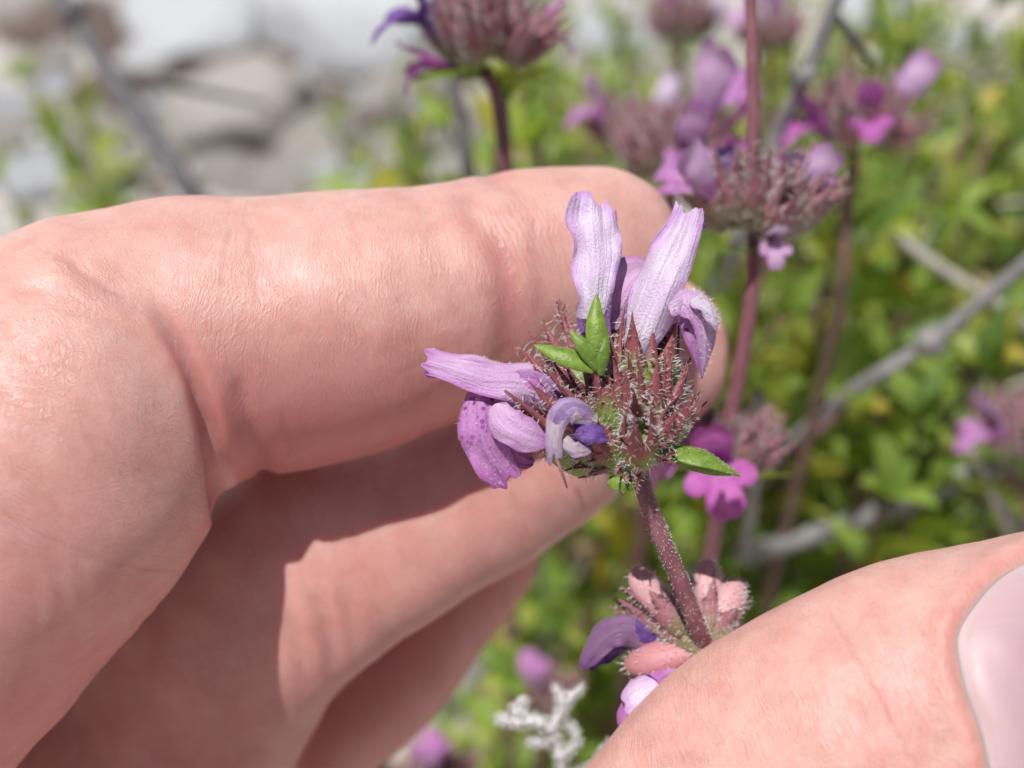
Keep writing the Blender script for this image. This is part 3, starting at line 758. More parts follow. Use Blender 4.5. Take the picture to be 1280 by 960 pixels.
CL = 6.0 * MM      # calyx length
def calyx_mesh(seed, closed=False):
    rnd = random.Random(seed); mb = MB(); n = 20; zs = [0, .04, .12, .24, .36, .46, .54, .58]
    rs = [.05, .13, .19, .215, .22, .215, .205, .20] if not closed else [.05, .12, .18, .215, .22, .205, .19, .18]
    for i in (0,):
        vs = []
        for z, r in zip(zs, rs):
            for k in range(n):
                a = 2 * math.pi * k / n; rr = r * (1 + (0.07 if k % 2 == 0 else -0.04)) * (1 + .05 * rnd.uniform(-1, 1) * z)
                vs.append(Vector((math.cos(a) * rr, math.sin(a) * rr * 0.9, z + .0 + 0.03 * z * math.sin(a * 2))) * CL)
        fs = [(i * n + k, i * n + (k + 1) % n, (i + 1) * n + (k + 1) % n, (i + 1) * n + k) for i in range(len(zs) - 1) for k in range(n)]
        mb.add(vs, fs)
    # five pointed teeth, the two lower ones longer
    for k in range(5):
        a0 = 2 * math.pi * (k + .5) / 5 + 0.3
        ln = (0.52 if k in (2, 3) else 0.43) * rnd.uniform(.9, 1.15); hw = 0.72 + .06 * rnd.random()
        out = rnd.uniform(-0.05, 0.07) if not closed else -0.12
        rows = 6; vs = []
        for i in range(rows):
            t = i / (rows - 1); w = hw * (1 - t) ** 1.35; rr = .19 + out * t * t - .02 * t
            for s in (-1, 0, 1):
                th = a0 + s * w
                b = rr * (1 + (0.16 * (1 - t) if s == 0 else 0))
                vs.append(Vector((math.cos(th) * b, math.sin(th) * b * .9, .575 + ln * t)) * CL)
            for s in (1, 0, -1):
                th = a0 + s * w * .8; b = rr * (0.90 if s else 0.95) - .004
                vs.append(Vector((math.cos(th) * b, math.sin(th) * b * .9, .575 + ln * t)) * CL)
        fs = [(i * 6 + k2, i * 6 + (k2 + 1) % 6, (i + 1) * 6 + (k2 + 1) % 6, (i + 1) * 6 + k2) for i in range(rows - 1) for k2 in range(6)]
        fs.append(tuple((rows - 1) * 6 + q for q in range(6)))
        mb.add(vs, fs)
    # throat inside the rim
    vs = [Vector((math.cos(2 * math.pi * k / n) * .155, math.sin(2 * math.pi * k / n) * .14, .36)) * CL for k in range(n)]
    mb.add(vs, [tuple(range(n))])
    return mb
CALYX = [calyx_mesh(s).mesh('calyx', M_CALYX) for s in range(5)]
def bud_mesh(seed, mat):
    """closed flower bud: a blunt wrinkled ovoid"""
    rnd = random.Random(seed); mb = MB(); n = 16; zs = [.25, .4, .55, .68, .8, .9, .97, 1.0]; rs = [.10, .13, .16, .18, .175, .14, .085, .01]
    vs = []
    for z, r in zip(zs, rs):
        for k in range(n):
            a = 2 * math.pi * k / n; q = r * (1 + .10 * mnoise.noise(Vector((math.cos(a) * 1.7, math.sin(a) * 1.7, z * 3 + seed))) + (.05 if k % 4 == 0 else 0))
            vs.append(Vector((math.cos(a) * q + .06 * z * z, math.sin(a) * q * .85, z)) * CL)
    mb.add(vs, [(i * n + k, i * n + (k + 1) % n, (i + 1) * n + (k + 1) % n, (i + 1) * n + k) for i in range(len(zs) - 1) for k in range(n)])
    return mb
BUD_P = [bud_mesh(s + 20, M_PINKBUD).mesh('bud', M_PINKBUD) for s in range(2)]
BUD_W = [bud_mesh(s + 30, M_PALEBUD).mesh('bud', M_PALEBUD) for s in range(2)]
CALYX2 = [calyx_mesh(s).mesh('calyx', M_CALYX2) for s in range(5)]
def hair_mesh_for(me, n, l, seed):
    random.seed(seed); mb = MB()
    ar = [p.area for p in me.polygons]
    for p in random.choices(list(me.polygons), weights=ar, k=n):
        c = sum((me.vertices[i].co for i in p.vertices), Vector()) / len(p.vertices)
        c = c.lerp(me.vertices[random.choice(p.vertices)].co, random.random() * .8)
        rad = Vector((c.x, c.y, 0)).normalized()
        if p.normal.dot(rad) < 0 and c.z < .57 * CL: continue
        d = p.normal + Vector((0, 0, .35)) + Vector((random.uniform(-1, 1), random.uniform(-1, 1), random.uniform(-1, 1))) * .45
        mb.hair(c, d, l * MM * random.uniform(.45, 1.3), .020 * MM)
    return mb.mesh('hairs', M_HAIR)
CALYX_H = [hair_mesh_for(m, 420, .58, i) for i, m in enumerate(CALYX)]
BUD_H = hair_mesh_for(BUD_P[0], 220, .45, 9)
def add_calyx(parent, base, d, s=1.0, hair=True, meshes=None, roll=None, kind='calyx'):
    meshes = meshes or CALYX
    i = random.randrange(len(meshes)); loc = Vector(base) - wloc(parent)
    o = inst(kind, meshes[i], parent, frame_to(loc, d, s=s, roll=random.uniform(0, 6.28) if roll is None else roll))
    if hair:
        h = bpy.data.objects.new('hairs', CALYX_H[i] if len(meshes) == 5 else BUD_H); COL.objects.link(h); h.parent = o; h['kind'] = 'stuff'
    return o
# a corolla of the plants behind: tube, two-lobed hood and three-lobed lip, along +Z, hood towards +Y
def corolla_meshes(mat_up, mat_lo, k):
    z, y, x = Vector((0, 0, 1)), Vector((0, 1, 0)), Vector((1, 0, 0))
    tb = MB(); tb.tube([Vector((0, 0, 0)), Vector((0, .1, 2)) * MM, Vector((0, .3, 4)) * MM, Vector((0, .5, 5.4)) * MM], [.5 * MM, .65 * MM, .95 * MM, 1.25 * MM], 10, cap=False)
    up = MB(); petal(up, [Vector((0, 1.3, 4.8)) * MM, Vector((0, 1.9, 6.6)) * MM, Vector((0, 2.1, 8.2)) * MM, Vector((0, 2.9, 9.6)) * MM], [1.2 * MM, 1.5 * MM, 1.6 * MM, 1.3 * MM], y, [60, 45, 30, 12], notch=.14, nu=12, nv=9, seed=k)
    lo = MB()
    petal(lo, [Vector((0, -.4, 5.0)) * MM, Vector((0, -1.6, 6.6)) * MM, Vector((0, -3.2, 7.2)) * MM, Vector((0, -4.6, 6.7)) * MM], [.9 * MM, 1.2 * MM, 1.5 * MM, 1.2 * MM], z, [20, 15, 10, -10], notch=.06, nu=10, nv=7, seed=k + 2)
    for s in (-1, 1):
        petal(lo, [Vector((s * .6, -.2, 5.0)) * MM, Vector((s * 1.6, -1.0, 6.4)) * MM, Vector((s * 2.6, -1.9, 6.9)) * MM], [.7 * MM, 1.0 * MM, .8 * MM], z, [15, 10, -8], nu=8, nv=7, seed=k + 4)
    out = []
    for b, nm, mt in ((tb, 'corolla', mat_up), (up, 'upper_lip', mat_up), (lo, 'lower_lip', mat_lo)):
        out.append(b.mesh(nm, mt))
    return out
COR = {'lilac': corolla_meshes(M_LILAC, M_MAG, 1), 'magenta': corolla_meshes(M_HOT, M_HOT, 2), 'violet': corolla_meshes(M_VIOLET, M_VIOLET, 3), 'pale': corolla_meshes(M_PALE, M_LILAC, 4)}
def add_corolla(parent, base, d, up, kind='lilac', s=1.0):
    loc = Vector(base) - wloc(parent)
    o = inst('corolla', COR[kind][0], parent, frame_to(loc, d, up, s))
    for q, nm in ((1, 'upper_lip'), (2, 'lower_lip')):
        c = bpy.data.objects.new(nm, COR[kind][q]); COL.objects.link(c); c.parent = o
    return o
# leaves
def leaf_mesh(seed, mat, fold=0.35, L=9.0, w=2.1, curl=0.12, nu=9):
    rnd = random.Random(seed); mb = MB(); nv = 5; vs, uv = [], []
    for i in range(nu):
        u = i / (nu - 1); ww = w * (math.sin(math.pi * min(u ** .8 * .96 + .03, 1)) ** 1.1)
        for j in range(nv):
            v = -1 + 2 * j / (nv - 1)
            vs.append(Vector((v * ww * math.cos(fold * abs(v)), abs(v) * ww * math.sin(fold) + L * curl * (-u * u * 1.6) + rnd.uniform(-.05, .05), L * u)) * MM); uv.append((u, (v + 1) / 2))
    mb.add(vs, [(i * nv + j, i * nv + j + 1, (i + 1) * nv + j + 1, (i + 1) * nv + j) for i in range(nu - 1) for j in range(nv - 1)], uv)
    return mb.mesh('leaf', mat)
LEAF = [leaf_mesh(s, M_LEAF, .25 + .12 * s, 9.5 + s * .7, 2.4 + .3 * (s % 3), .05 + .07 * s) for s in range(4)]
DRYL = [leaf_mesh(s + 9, M_DRY, .5, 9, 1.8, .3) for s in range(2)]

def stem_path(path):
    """list of (x, y, depth, radius mm) in photo pixels -> smooth world points and radii"""
    c = catmull(path, 5 * len(path))
    return [W(a[0], a[1], a[2]) for a in c], [a[3] * MM for a in c]
def whorl(root, node, axis, n, s=1.0, corollas=(), spread=(34, 84), hair=True, leaves=2, towards=None):
    axis = axis.normalized(); e1 = axis.orthogonal().normalized(); e2 = axis.cross(e1)
    ph = random.uniform(0, 6.28)
    for k in range(n):
        a = ph + k * 2.39996; el = math.radians(spread[0] + (spread[1] - spread[0]) * ((k + .5) / n) + random.uniform(-7, 7))
        side = e1 * math.cos(a) + e2 * math.sin(a)
        d = side * math.cos(el) + axis * math.sin(el)
        add_calyx(root, node + side * (1.6 + .7 * math.cos(el)) * MM * s + axis * (1.5 * math.sin(el)) * MM * s, d, s * random.uniform(.85, 1.1), hair, CALYX2)
    for (d, up, kind, sc) in corollas:
        d = Vector(d).normalized(); add_corolla(root, node + d * 2.2 * MM * s, d, up, kind, s * sc)
    for k in range(leaves):
        a = ph + k * 3.1416 + .6; side = e1 * math.cos(a) + e2 * math.sin(a)
        inst('leaf', random.choice(LEAF), root, frame_to(node - axis * .8 * MM - wloc(root), side + axis * .15, axis, s * random.uniform(.5, .75)))
def camdir(x, y, z): return (RIGHT * x + UP * y - FWD * z).normalized()    # right, up, towards the lens

# ------------------------------------------------------------------ the held flowering stem
base = ground_at(1010, 760); base.z = gz(base.x, base.y) - .002
HELD = thing('thyme_flower', 'sharp lilac thyme flower head on a hairy purple stem held by the hand', 'flower', base)
P, Rr = stem_path([(797, 570, 81.5, .55), (803, 606, 81, .60), (822, 660, 81.5, .60), (845, 715, 82.6, .60), (866, 768, 84, .62), (880, 803, 85.4, .63), (905, 860, 89, .65), (950, 950, 96, .68)])
tail = catmull([tuple(W(950, 950, 96)), tuple(W(985, 1010, 120)), tuple(W(1000, 960, 190)), tuple(base)], 16)
mb = MB(); mb.tube(P + [Vector(t) for t in tail[1:]], Rr + [.7 * MM + i * .02 * MM for i in range(15)], 12, .05)
st = mb.build('stem', M_STEM, HELD)
mbh = MB()
for i in range(1100):
    k = random.uniform(0, 36.0); i0 = int(k); p = P[i0].lerp(P[i0 + 1], k - i0); t = (P[i0 + 1] - P[i0]).normalized()
    a = random.uniform(0, 6.28); o1 = t.orthogonal().normalized(); o2 = t.cross(o1); d = o1 * math.cos(a) + o2 * math.sin(a)
    mbh.hair(p + d * Rr[i0] * .95, d + t * random.uniform(-.4, .4), random.uniform(.12, .26) * MM, .014 * MM)
hh = mbh.build('hairs', M_HAIR, st, kind='stuff', off=wloc(HELD))

NODE = (797, 560, 81.5)
TIPS = [(800, 512, 75.2), (748, 446, 78.2), (797, 402, 79.6), (832, 403, 81.5), (768, 382, 83.5), (846, 448, 80.2), (868, 496, 82), (852, 505, 78.2), (668, 484, 78.2), (648, 512, 82.2), (692, 492, 78),
        (722, 388, 84.4), (690, 412, 84.8), (666, 444, 84), (728, 585, 78.4), (786, 594, 77.4), (838, 566, 77.8), (778, 458, 77.6), (722, 452, 79.8), (815, 445, 79.2), (725, 530, 77.2)]
for k, tp in enumerate(TIPS):
    T = W(*tp); N0 = W(*NODE)
    d = (T - N0).normalized(); d = (d + UP * .34).normalized() if tp[1] < 560 else d
    ln = min((T - N0).length * .8, 6.3 * MM)
    b = T - d * ln * 1.08
    mbp = MB(); mbp.tube([N0, N0.lerp(b, .5), b + d * .2 * MM], [.42 * MM, .34 * MM, .30 * MM], 6)
    mbp.build('flower_stalk', M_CALYX_IN, HELD)
    add_calyx(HELD, b, d, ln / CL * 1.12)
# green bracts and the folded leaf
def near_leaf(pts, wd, nh, arch, hairs=120, name='leaf', mat=None):
    o = petal_obj(name, mat or M_BRACT, HELD, [W(*p) for p in pts], [w * MM for w in wd], nh, arch, nu=18, nv=9, rnd=.1, ruffle=.03, th=.16, hairs=hairs, hl=.22)
    return o
near_leaf([(750, 462, 77.6), (748, 430, 77.4), (745, 400, 77.6), (746, 366, 78.2)], [.30, .72, .58, .03], camdir(0, 0, 1), [55, 60, 50, 40])
near_leaf([(744, 462, 77.4), (720, 449, 77.2), (695, 440, 77.4), (666, 431, 78)], [.30, .66, .56, .03], camdir(-.1, .5, .8), [45, 40, 40, 30])
near_leaf([(750, 462, 77.2), (737, 442, 76.8), (726, 428, 76.8), (711, 413, 77.2)], [.28, .52, .42, .03], camdir(-.2, .4, .8), [50, 50, 40, 30])
near_leaf([(752, 470, 77), (754, 452, 76.6), (757, 436, 76.6), (758, 418, 77)], [.2, .40, .32, .03], camdir(.3, .2, .9), [50, 50, 40, 30], 50)
near_leaf([(828, 560, 80.5), (855, 562, 79.5), (890, 574, 79), (926, 596, 79.3)], [.45, 1.05, .82, .04], camdir(.25, .75, .55), [30, 38, 34, 20], 260)
near_leaf([(835, 572, 80), (862, 580, 79.2), (890, 588, 78.9), (915, 594, 79.1)], [.25, .42, .36, .04], camdir(-.1, -.35, .9), [20, 20, 20, 10], 80)
near_leaf([(760, 600, 79), (772, 604, 78.6), (785, 606, 78.6), (800, 600, 79)], [.3, .5, .4, .04], camdir(0, .1, 1), [40, 40, 40, 30], 60)

# corolla at the left: hood reaching out to the left, lip hanging down
def corolla_root(pts, rad, mat):
    m = MB(); c = catmull([tuple(W(*p)) for p in pts], 10); r = catmull([(x,) for x in rad], 10)[:, 0] * MM
    m.tube([Vector(p) for p in c], list(r), 14, .02, cap=False)
    o = m.build('corolla', mat, HELD)
    return o
def lip(par, name, mat, pts, wd, nh, arch, **kw):
    return petal_obj(name, mat, par, [W(*p) for p in pts], [w * MM for w in wd], nh, arch, **kw)
f1 = corolla_root([(718, 505, 80.5), (690, 490, 79.8), (660, 482, 79.4), (632, 482, 79.4)], [.55, .85, 1.15, 1.2], M_LILAC)
lip(f1, 'upper_lip', M_LILAC, [(728, 508, 80.6), (672, 474, 78.8), (610, 467, 78.2), (565, 457, 78.6), (527, 445, 79.0)], [.85, 1.6, 1.42, 1.05, .98], [camdir(.05, .6, .8), camdir(-.1, .4, .9)], [85, 72, 55, 35, 12], notch=.07, rnd=.06, hairs=420, hl=.24, nu=34, ruffle=.28, seed=3)
lip(f1, 'lower_lip', M_MAG, [(640, 486, 79.2), (604, 500, 78.6), (602, 540, 78.2), (618, 575, 78.4), (643, 608, 79)], [1.05, 1.35, 1.5, 1.3, 1.05], [camdir(-.35, .05, .92), camdir(-.1, .15, .98)], [60, 45, 22, 8, -14], notch=.09, rnd=.10, hairs=220, hl=.35, nu=28, ruffle=.26, seed=8)
lip(f1, 'side_lobe', M_LILAC, [(618, 505, 78.2), (630, 525, 77.2), (655, 541, 77.0), (686, 555, 77.6)], [.65, 1.15, 1.15, .75], [camdir(-.3, .4, .85), camdir(0, .2, 1)], [50, 45, 35, 15], rnd=.2, hairs=60, hl=.2, ruffle=.12, seed=5)
lip(f1, 'side_lobe', M_MAG, [(614, 520, 79.4), (630, 548, 79.6), (652, 572, 79.8), (668, 578, 80)], [.5, .85, .7, .4], camdir(0, .1, 1), [20, 15, 10, 5], rnd=.2, ruffle=.1, seed=15)
# corolla pointing up
f2 = corolla_root([(762, 460, 82), (752, 430, 81.4), (746, 400, 81), (745, 375, 80.8)], [.55, .75, .95, 1.1], M_PALE)
lip(f2, 'upper_lip', M_PALE, [(742, 400, 79.8), (744, 362, 79.6), (746, 318, 79.8), (744, 280, 80.2), (742, 238, 80.6)], [.85, 1.25, 1.65, 1.85, 1.55], camdir(.12, .1, 1), [62, 40, 22, 14, 4], notch=.12, rnd=.12, hairs=300, hl=.18, nu=34, ruffle=.30, seed=21)
lip(f2, 'lower_lip', M_LILAC, [(760, 410, 81.6), (772, 375, 81.4), (786, 350, 81.6), (802, 338, 82.4), (820, 345, 83.2)], [.9, 1.5, 1.6, 1.4, .8], camdir(.25, .35, .9), [45, 30, 25, 20, 5], notch=.05, rnd=.15, hairs=80, hl=.2, ruffle=.12, seed=31)
lip(f2, 'side_lobe', M_VIOLET, [(732, 420, 81.8), (728, 400, 82), (727, 385, 82), (727, 372, 82.2)], [.3, .4, .38, .25], camdir(-.4, 0, .9), [20, 15, 10, 5], rnd=.2)
# corolla at the right: hood up to the right, lip arching over and down
f3 = corolla_root([(790, 460, 81.8), (802, 425, 81.2), (822, 396, 80.8), (842, 376, 80.4)], [.6, .85, 1.2, 1.3], M_LILAC)
lip(f3, 'upper_lip', M_PALE, [(784, 468, 80.6), (797, 415, 79.2), (822, 352, 78.6), (846, 300, 78.8), (866, 252, 79.4)], [.7, 1.4, 1.55, 1.25, 1.25], [camdir(-.35, .3, .9), camdir(-.2, .3, .93)], [80, 66, 58, 42, 22], notch=.12, rnd=.09, hairs=300, hl=.2, nu=34, ruffle=.30, seed=41)
lip(f3, 'lower_lip', M_LILAC, [(834, 378, 78.8), (858, 366, 78.1), (880, 384, 77.9), (886, 420, 78.2), (877, 474, 78.9)], [1.0, 1.25, 1.25, .8, .08], [camdir(.3, .7, .6), camdir(.5, .1, .85)], [62, 62, 60, 40, 20], rnd=.0, hairs=260, hl=.5, nu=28, ruffle=.12, seed=51)
lip(f3, 'side_lobe', M_MAG, [(862, 388, 78.8), (862, 408, 78.5), (868, 432, 78.5), (876, 466, 78.8)], [.55, .6, .5, .06], camdir(-.3, 0, 1), [30, 28, 24, 10], rnd=.0, ruffle=.1, seed=61)
lip(f3, 'side_lobe', M_PALE, [(868, 372, 77.6), (884, 384, 77.2), (893, 400, 77.2), (897, 412, 77.6)], [.5, .62, .55, .3], camdir(.4, .5, .8), [40, 35, 25, 10], rnd=.2, hairs=120, hl=.5, ruffle=.2, seed=71)
mb = MB(); mb.tube([W(872, 286, 79.4), W(878, 282, 79.2), W(882, 281, 79.2)], [.12 * MM, .2 * MM, .15 * MM], 8); mb.build('anther', M_VIOLET, f3)
mb = MB(); mb.tube([W(531, 466, 79.2), W(536, 468, 78.9), W(545, 471, 78.9)], [.1 * MM, .2 * MM, .1 * MM], 8); mb.build('anther', M_VIOLET, f1)
# withered corolla
f4 = corolla_root([(742, 530, 77.2), (724, 516, 76.6), (706, 514, 76.3), (696, 528, 76.3)], [.45, .75, .85, .6], M_WITHER)
lip(f4, 'upper_lip', M_WITHER, [(748, 524, 76.8), (722, 507, 75.9), (698, 513, 75.8), (692, 545, 76), (692, 584, 76.5)], [.5, .85, .85, .62, .5], [camdir(-.1, .7, .7), camdir(-.5, .1, .85)], [80, 78, 60, 40, 10], notch=.1, rnd=.05, nu=26, ruffle=.22, seed=81, hairs=120, hl=.18)
lip(f4, 'lower_lip', M_VIOLET, [(716, 540, 76.6), (732, 538, 76.1), (748, 542, 76.1), (762, 548, 76.6)], [.45, .7, .6, .35], camdir(.1, .3, .95), [60, 55, 50, 30], rnd=.2, ruffle=.35, seed=91, notch=.1)
lip(f4, 'side_lobe', M_WITHER, [(702, 548, 76.2), (716, 560, 76), (728, 563, 76.2), (740, 560, 76.8)], [.35, .5, .4, .2], camdir(0, .1, 1), [50, 40, 30, 10], rnd=.2, ruffle=.3, seed=95)
mb = MB(); mb.tube([W(696, 575, 76.4), W(703, 592, 76.3), W(709, 610, 76.4)], [.13 * MM, .09 * MM, .05 * MM], 6); mb.build('style', M_STEM, f4)

# lower whorl of the same stem, half hidden by the thumb
N2 = W(880, 812, 86)
for (tx, ty, td, ms, sc) in [(783, 712, 93, BUD_W, 1.0), (770, 745, 95, CALYX, .9), (800, 760, 94, CALYX, .95), (826, 742, 96, CALYX, 1.0), (893, 700, 96, BUD_W, 1.05), (932, 728, 95, BUD_W, 1.05),
                             (905, 745, 97, BUD_P, 1.0), (775, 838, 93, BUD_P, 1.35), (800, 820, 95, CALYX, 1.0), (850, 735, 98, CALYX, .9), (790, 790, 96, CALYX, 1.0), (870, 730, 99, CALYX, .9), (812, 856, 95, CALYX, .9), (920, 770, 98, CALYX, .9)]:
    td -= 6; T = W(tx, ty, td); d = (T - N2).normalized(); ln = 6.2 * MM * sc
    mbp = MB(); mbp.tube([N2, T - d * ln * .9], [.4 * MM, .3 * MM], 6); mbp.build('flower_stalk', M_STEM, HELD)
    if ms is not CALYX: add_calyx(HELD, T - d * ln, d, sc, True, ms, kind='bud'); add_calyx(HELD, T - d * ln * 1.05, d, sc * (.85 if ms is BUD_W else .6), True, CALYX2)
    else: add_calyx(HELD, T - d * ln, d, sc, True, CALYX2)
f5 = MB(); f5.tube([W(850, 815, 87.5), W(815, 795, 87.5), W(790, 788, 87.5)], [.5 * MM, .9 * MM, 1.1 * MM], 10, cap=False); f5 = f5.build('corolla', M_VIOLET, HELD)
lip(f5, 'upper_lip', M_DUSK, [(822, 800, 87.1), (790, 783, 86.5), (760, 788, 86.5), (742, 808, 87.0), (726, 836, 87.5)], [.9, 1.2, 1.2, 1.0, .6], [camdir(0, .6, .8), camdir(-.6, .3, .7)], [80, 75, 60, 40, 10], rnd=.1, seed=3, ruffle=.15)
lip(f5, 'lower_lip', M_VIOLET, [(790, 796, 87.5), (765, 806, 87.5), (745, 820, 87.5), (730, 838, 87.9)], [.9, 1.0, .9, .5], camdir(-.3, -.2, .9), [50, 40, 30, 10], rnd=.1, seed=4, ruffle=.2)
f6 = MB(); f6.tube([W(860, 835, 86.5), W(838, 850, 85.5), W(820, 862, 85.0)], [.5 * MM, .9 * MM, 1.2 * MM], 10, cap=False); f6 = f6.build('corolla', M_LILAC, HELD)
lip(f6, 'upper_lip', M_PALE, [(842, 850, 84.9), (822, 858, 84.3), (800, 868, 84.1), (776, 882, 84.5)], [1.0, 1.5, 1.6, 1.2], camdir(-.1, .7, .7), [60, 50, 40, 20], notch=.06, rnd=.2, seed=6)
lip(f6, 'lower_lip', M_MAG, [(830, 872, 85.3), (808, 884, 84.9), (790, 898, 85.1), (776, 912, 85.5)], [.9, 1.3, 1.2, .7], camdir(-.2, .1, 1), [40, 30, 20, 0], rnd=.2, seed=7)
for o, n, l in HAIR_JOBS: grow_hairs(o, n * 2, l * .85)

# ------------------------------------------------------------------ flowering stems behind
def flower_stem(label, path, whorls, mat=None, name='thyme_flower', group=None):
    last = path[-1]
    r = ground_at(last[0], last[1]); r = W(last[0], last[1], last[2]) ; root = Vector((r.x, r.y + .03, gz(r.x, r.y + .03) - .002))
    t = thing(name, label, 'flower', root, group)
    pts, rad = stem_path(path)
    down = catmull([tuple(pts[-1]), tuple(pts[-1].lerp(root, .45) + Vector((0, -.006, 0))), tuple(root)], 9)
    m = MB(); m.tube(pts + [Vector(q) for q in down[1:]], rad + [rad[-1] * 1.1] * 8, 9, .06); m.build('stem', mat or M_STEM, t)
    for w in whorls:
        (x, y, d), n, s, cors, ax = w
        whorl(t, W(x, y, d), ax, n, s, cors)
    return t
cu = camdir(0, 1, .25)
flower_stem('tall thyme stem rising past its full flower head of dark red calyces',
  [(936, -60, 103, .55), (940, 60, 104, .58), (942, 180, 105, .62), (943, 300, 106, .66), (938, 380, 107, .66), (925, 460, 108, .68), (908, 550, 110, .7), (898, 640, 114, .72)],
  [((943, 304, 106), 17, 1.12, [(camdir(.35, .9, .2), camdir(.1, .2, 1), 'violet', .55), (camdir(-.4, .85, .2), camdir(0, .4, 1), 'violet', .6), (camdir(-.65, .6, .4), camdir(-.2, .4, 1), 'lilac', .9), (camdir(.1, -.1, 1), camdir(0, 1, .2), 'pale', .45), (camdir(.6, .75, .35), camdir(.2, .3, 1), 'lilac', .75)], cu),
   ((903, 592, 112), 14, .9, [(camdir(-.75, .25, .5), camdir(0, 1, .3), 'lilac', .9), (camdir(-.2, .15, .9), camdir(-.35, 1, .6), 'magenta', 1.2)], cu)])
flower_stem('thyme stem topped by dark red calyces and violet flowers before the biggest white rock',
  [(604, 85, 118, .6), (618, 115, 119, .6), (626, 160, 120, .62), (632, 230, 122, .64), (640, 320, 126, .66)],
  [((606, 90, 118), 18, 1.15, [(camdir(-.75, .55, .4), camdir(0, 1, .4), 'violet', .95), (camdir(.8, .5, .1), camdir(0, 1, .5), 'magenta', .7), (camdir(-.95, .05, .3), camdir(0, 1, .4), 'magenta', .6)], cu),
   ], M_STEM)
flower_stem('brown stemmed thyme with pink and lilac flowers beside the knotted grey twig',
  [(1072, 150, 138, .6), (1066, 200, 139, .65), (1058, 270, 141, .65), (1054, 340, 143, .7), (1046, 400, 148, .7)],
  [((1072, 190, 138), 16, 1.12, [(camdir(-.1, .35, .95), camdir(0, 1, .2), 'magenta', .75), (camdir(.6, .8, .2), camdir(.1, .3, 1), 'lilac', .95), (camdir(-.75, .35, .4), camdir(0, 1, .3), 'magenta', .8)], cu)], M_BROWNSTEM)
flower_stem('thyme with wide open lilac flowers just beyond the index fingertip',
  [(838, 205, 136, .6), (835, 260, 138, .6), (832, 340, 141, .65), (830, 420, 146, .65)],
  [((838, 225, 136), 20, 1.1, [(camdir(.35, .75, .5), camdir(-.2, .4, 1), 'lilac', 1.35), (camdir(.1, .2, .95), camdir(0, 1, .2), 'lilac', 1.0), (camdir(.7, .45, .5), camdir(0, 1, .2), 'magenta', .9)], cu)])
flower_stem('thyme with small purple flowers between the index finger and the violet flower head',
  [(786, 175, 165, .6), (785, 230, 167, .6), (782, 320, 172, .65)],
  [((786, 190, 165), 18, 1.0, [(camdir(-.6, .6, .5), camdir(0, 1, .3), 'lilac', 1.0), (camdir(.6, .85, .2), camdir(0, .6, 1), 'pale', 1.0)], cu)])
flower_stem('thyme with a lone violet flower beside the straight grey twig',
  [(1290, 565, 150, .6), (1288, 640, 153, .6), (1284, 700, 157, .65)],
  [((1290, 575, 150), 20, 1.1, [(camdir(-.85, .55, .4), camdir(0, 1, .3), 'lilac', .95)], cu)])
flower_stem('far pale thyme flowers behind the top of the tall thyme stem',
  [(960, 60, 230, .7), (962, 130, 235, .7), (965, 200, 240, .7)],
  [((960, 70, 230), 14, 1.1, [(camdir(0, .9, .3), camdir(0, .3, 1), 'lilac', 1.3), (camdir(-.5, .6, .5), camdir(0, .6, 1), 'pale', 1.0)], cu)])
flower_stem('far faded thyme head of dull mauve flowers in the green thicket',
  [(850, 50, 215, .7), (852, 120, 220, .7), (855, 200, 226, .7)],
  [((850, 55, 215), 16, 1.1, [(camdir(-.2, .8, .5), camdir(0, .3, 1), 'magenta', .9), (camdir(.7, .7, .2), camdir(0, .6, 1), 'pale', .9)], cu)])
flower_stem('short thyme with a mauve flower low down behind the ring fingertip',
  [(672, 880, 175, .6), (674, 930, 180, .6), (676, 990, 190, .65)],
  [((672, 890, 175), 12, .95, [(camdir(-.1, .8, .6), camdir(0, .5, 1), 'lilac', 1.0)], cu)])
flower_stem('short thyme with a mauve flower low down beneath the fingers',
  [(540, 985, 170, .6), (540, 1030, 175, .6), (542, 1090, 180, .65)],
  [((540, 990, 170), 10, .95, [(camdir(0, .8, .6), camdir(0, .5, 1), 'lilac', 1.0)], cu)])

# ------------------------------------------------------------------ leafy sprigs
def sprig(tip, root, npair, leaf=1.0, label='', group=None, dry=0.0, mat=None):
    t = thing('thyme_sprig', label, 'plant', root, group)
    mid = root.lerp(tip, .5) + Vector((random.uniform(-1, 1), random.uniform(-1, 1), 0)) * (tip - root).length * .12
    C = catmull([tuple(root), tuple(mid), tuple(tip)], 14); P = [Vector(c) for c in C]
    m = MB(); m.tube(P, [(.8 - .03 * i) * MM for i in range(14)], 6, .08); m.build('stem', mat or random.choice((M_BROWNSTEM, M_TWIG, M_STEM)), t)
    H = (tip - root).length
    for k in range(npair):
        f = 1 - (k / npair) ** 1.15 * min(.85, .11 / H)
        q = f * 12.99; i = int(q); p = P[i].lerp(P[i + 1], q - i); ax = (P[i + 1] - P[i]).normalized()
        a0 = k * 1.5708 + random.uniform(-.3, .3); e1 = ax.orthogonal().normalized(); e2 = ax.cross(e1)
        for s in range(2 if k else 4):
            a = a0 + s * (math.pi if k else 1.57); side = e1 * math.cos(a) + e2 * math.sin(a)
            el = .35 + (.7 if k < 2 else 0) + random.uniform(-.25, .3)
            sc = leaf * (.55 + .5 * min(1, (k + .6) / 3)) * random.uniform(.75, 1.15)
            me = random.choice(DRYL) if random.random() < dry else random.choice(LEAF)
            inst('leaf', me, t, frame_to(p - root, side * math.cos(el) + ax * math.sin(el), ax, sc))
            if k and random.random() < .6:
                a2 = a + random.uniform(-.7, .7); side = e1 * math.cos(a2) + e2 * math.sin(a2)
                inst('leaf', random.choice(LEAF), t, frame_to(p - root, side * .6 + ax, ax, leaf * random.uniform(.35, .6)))
    return t
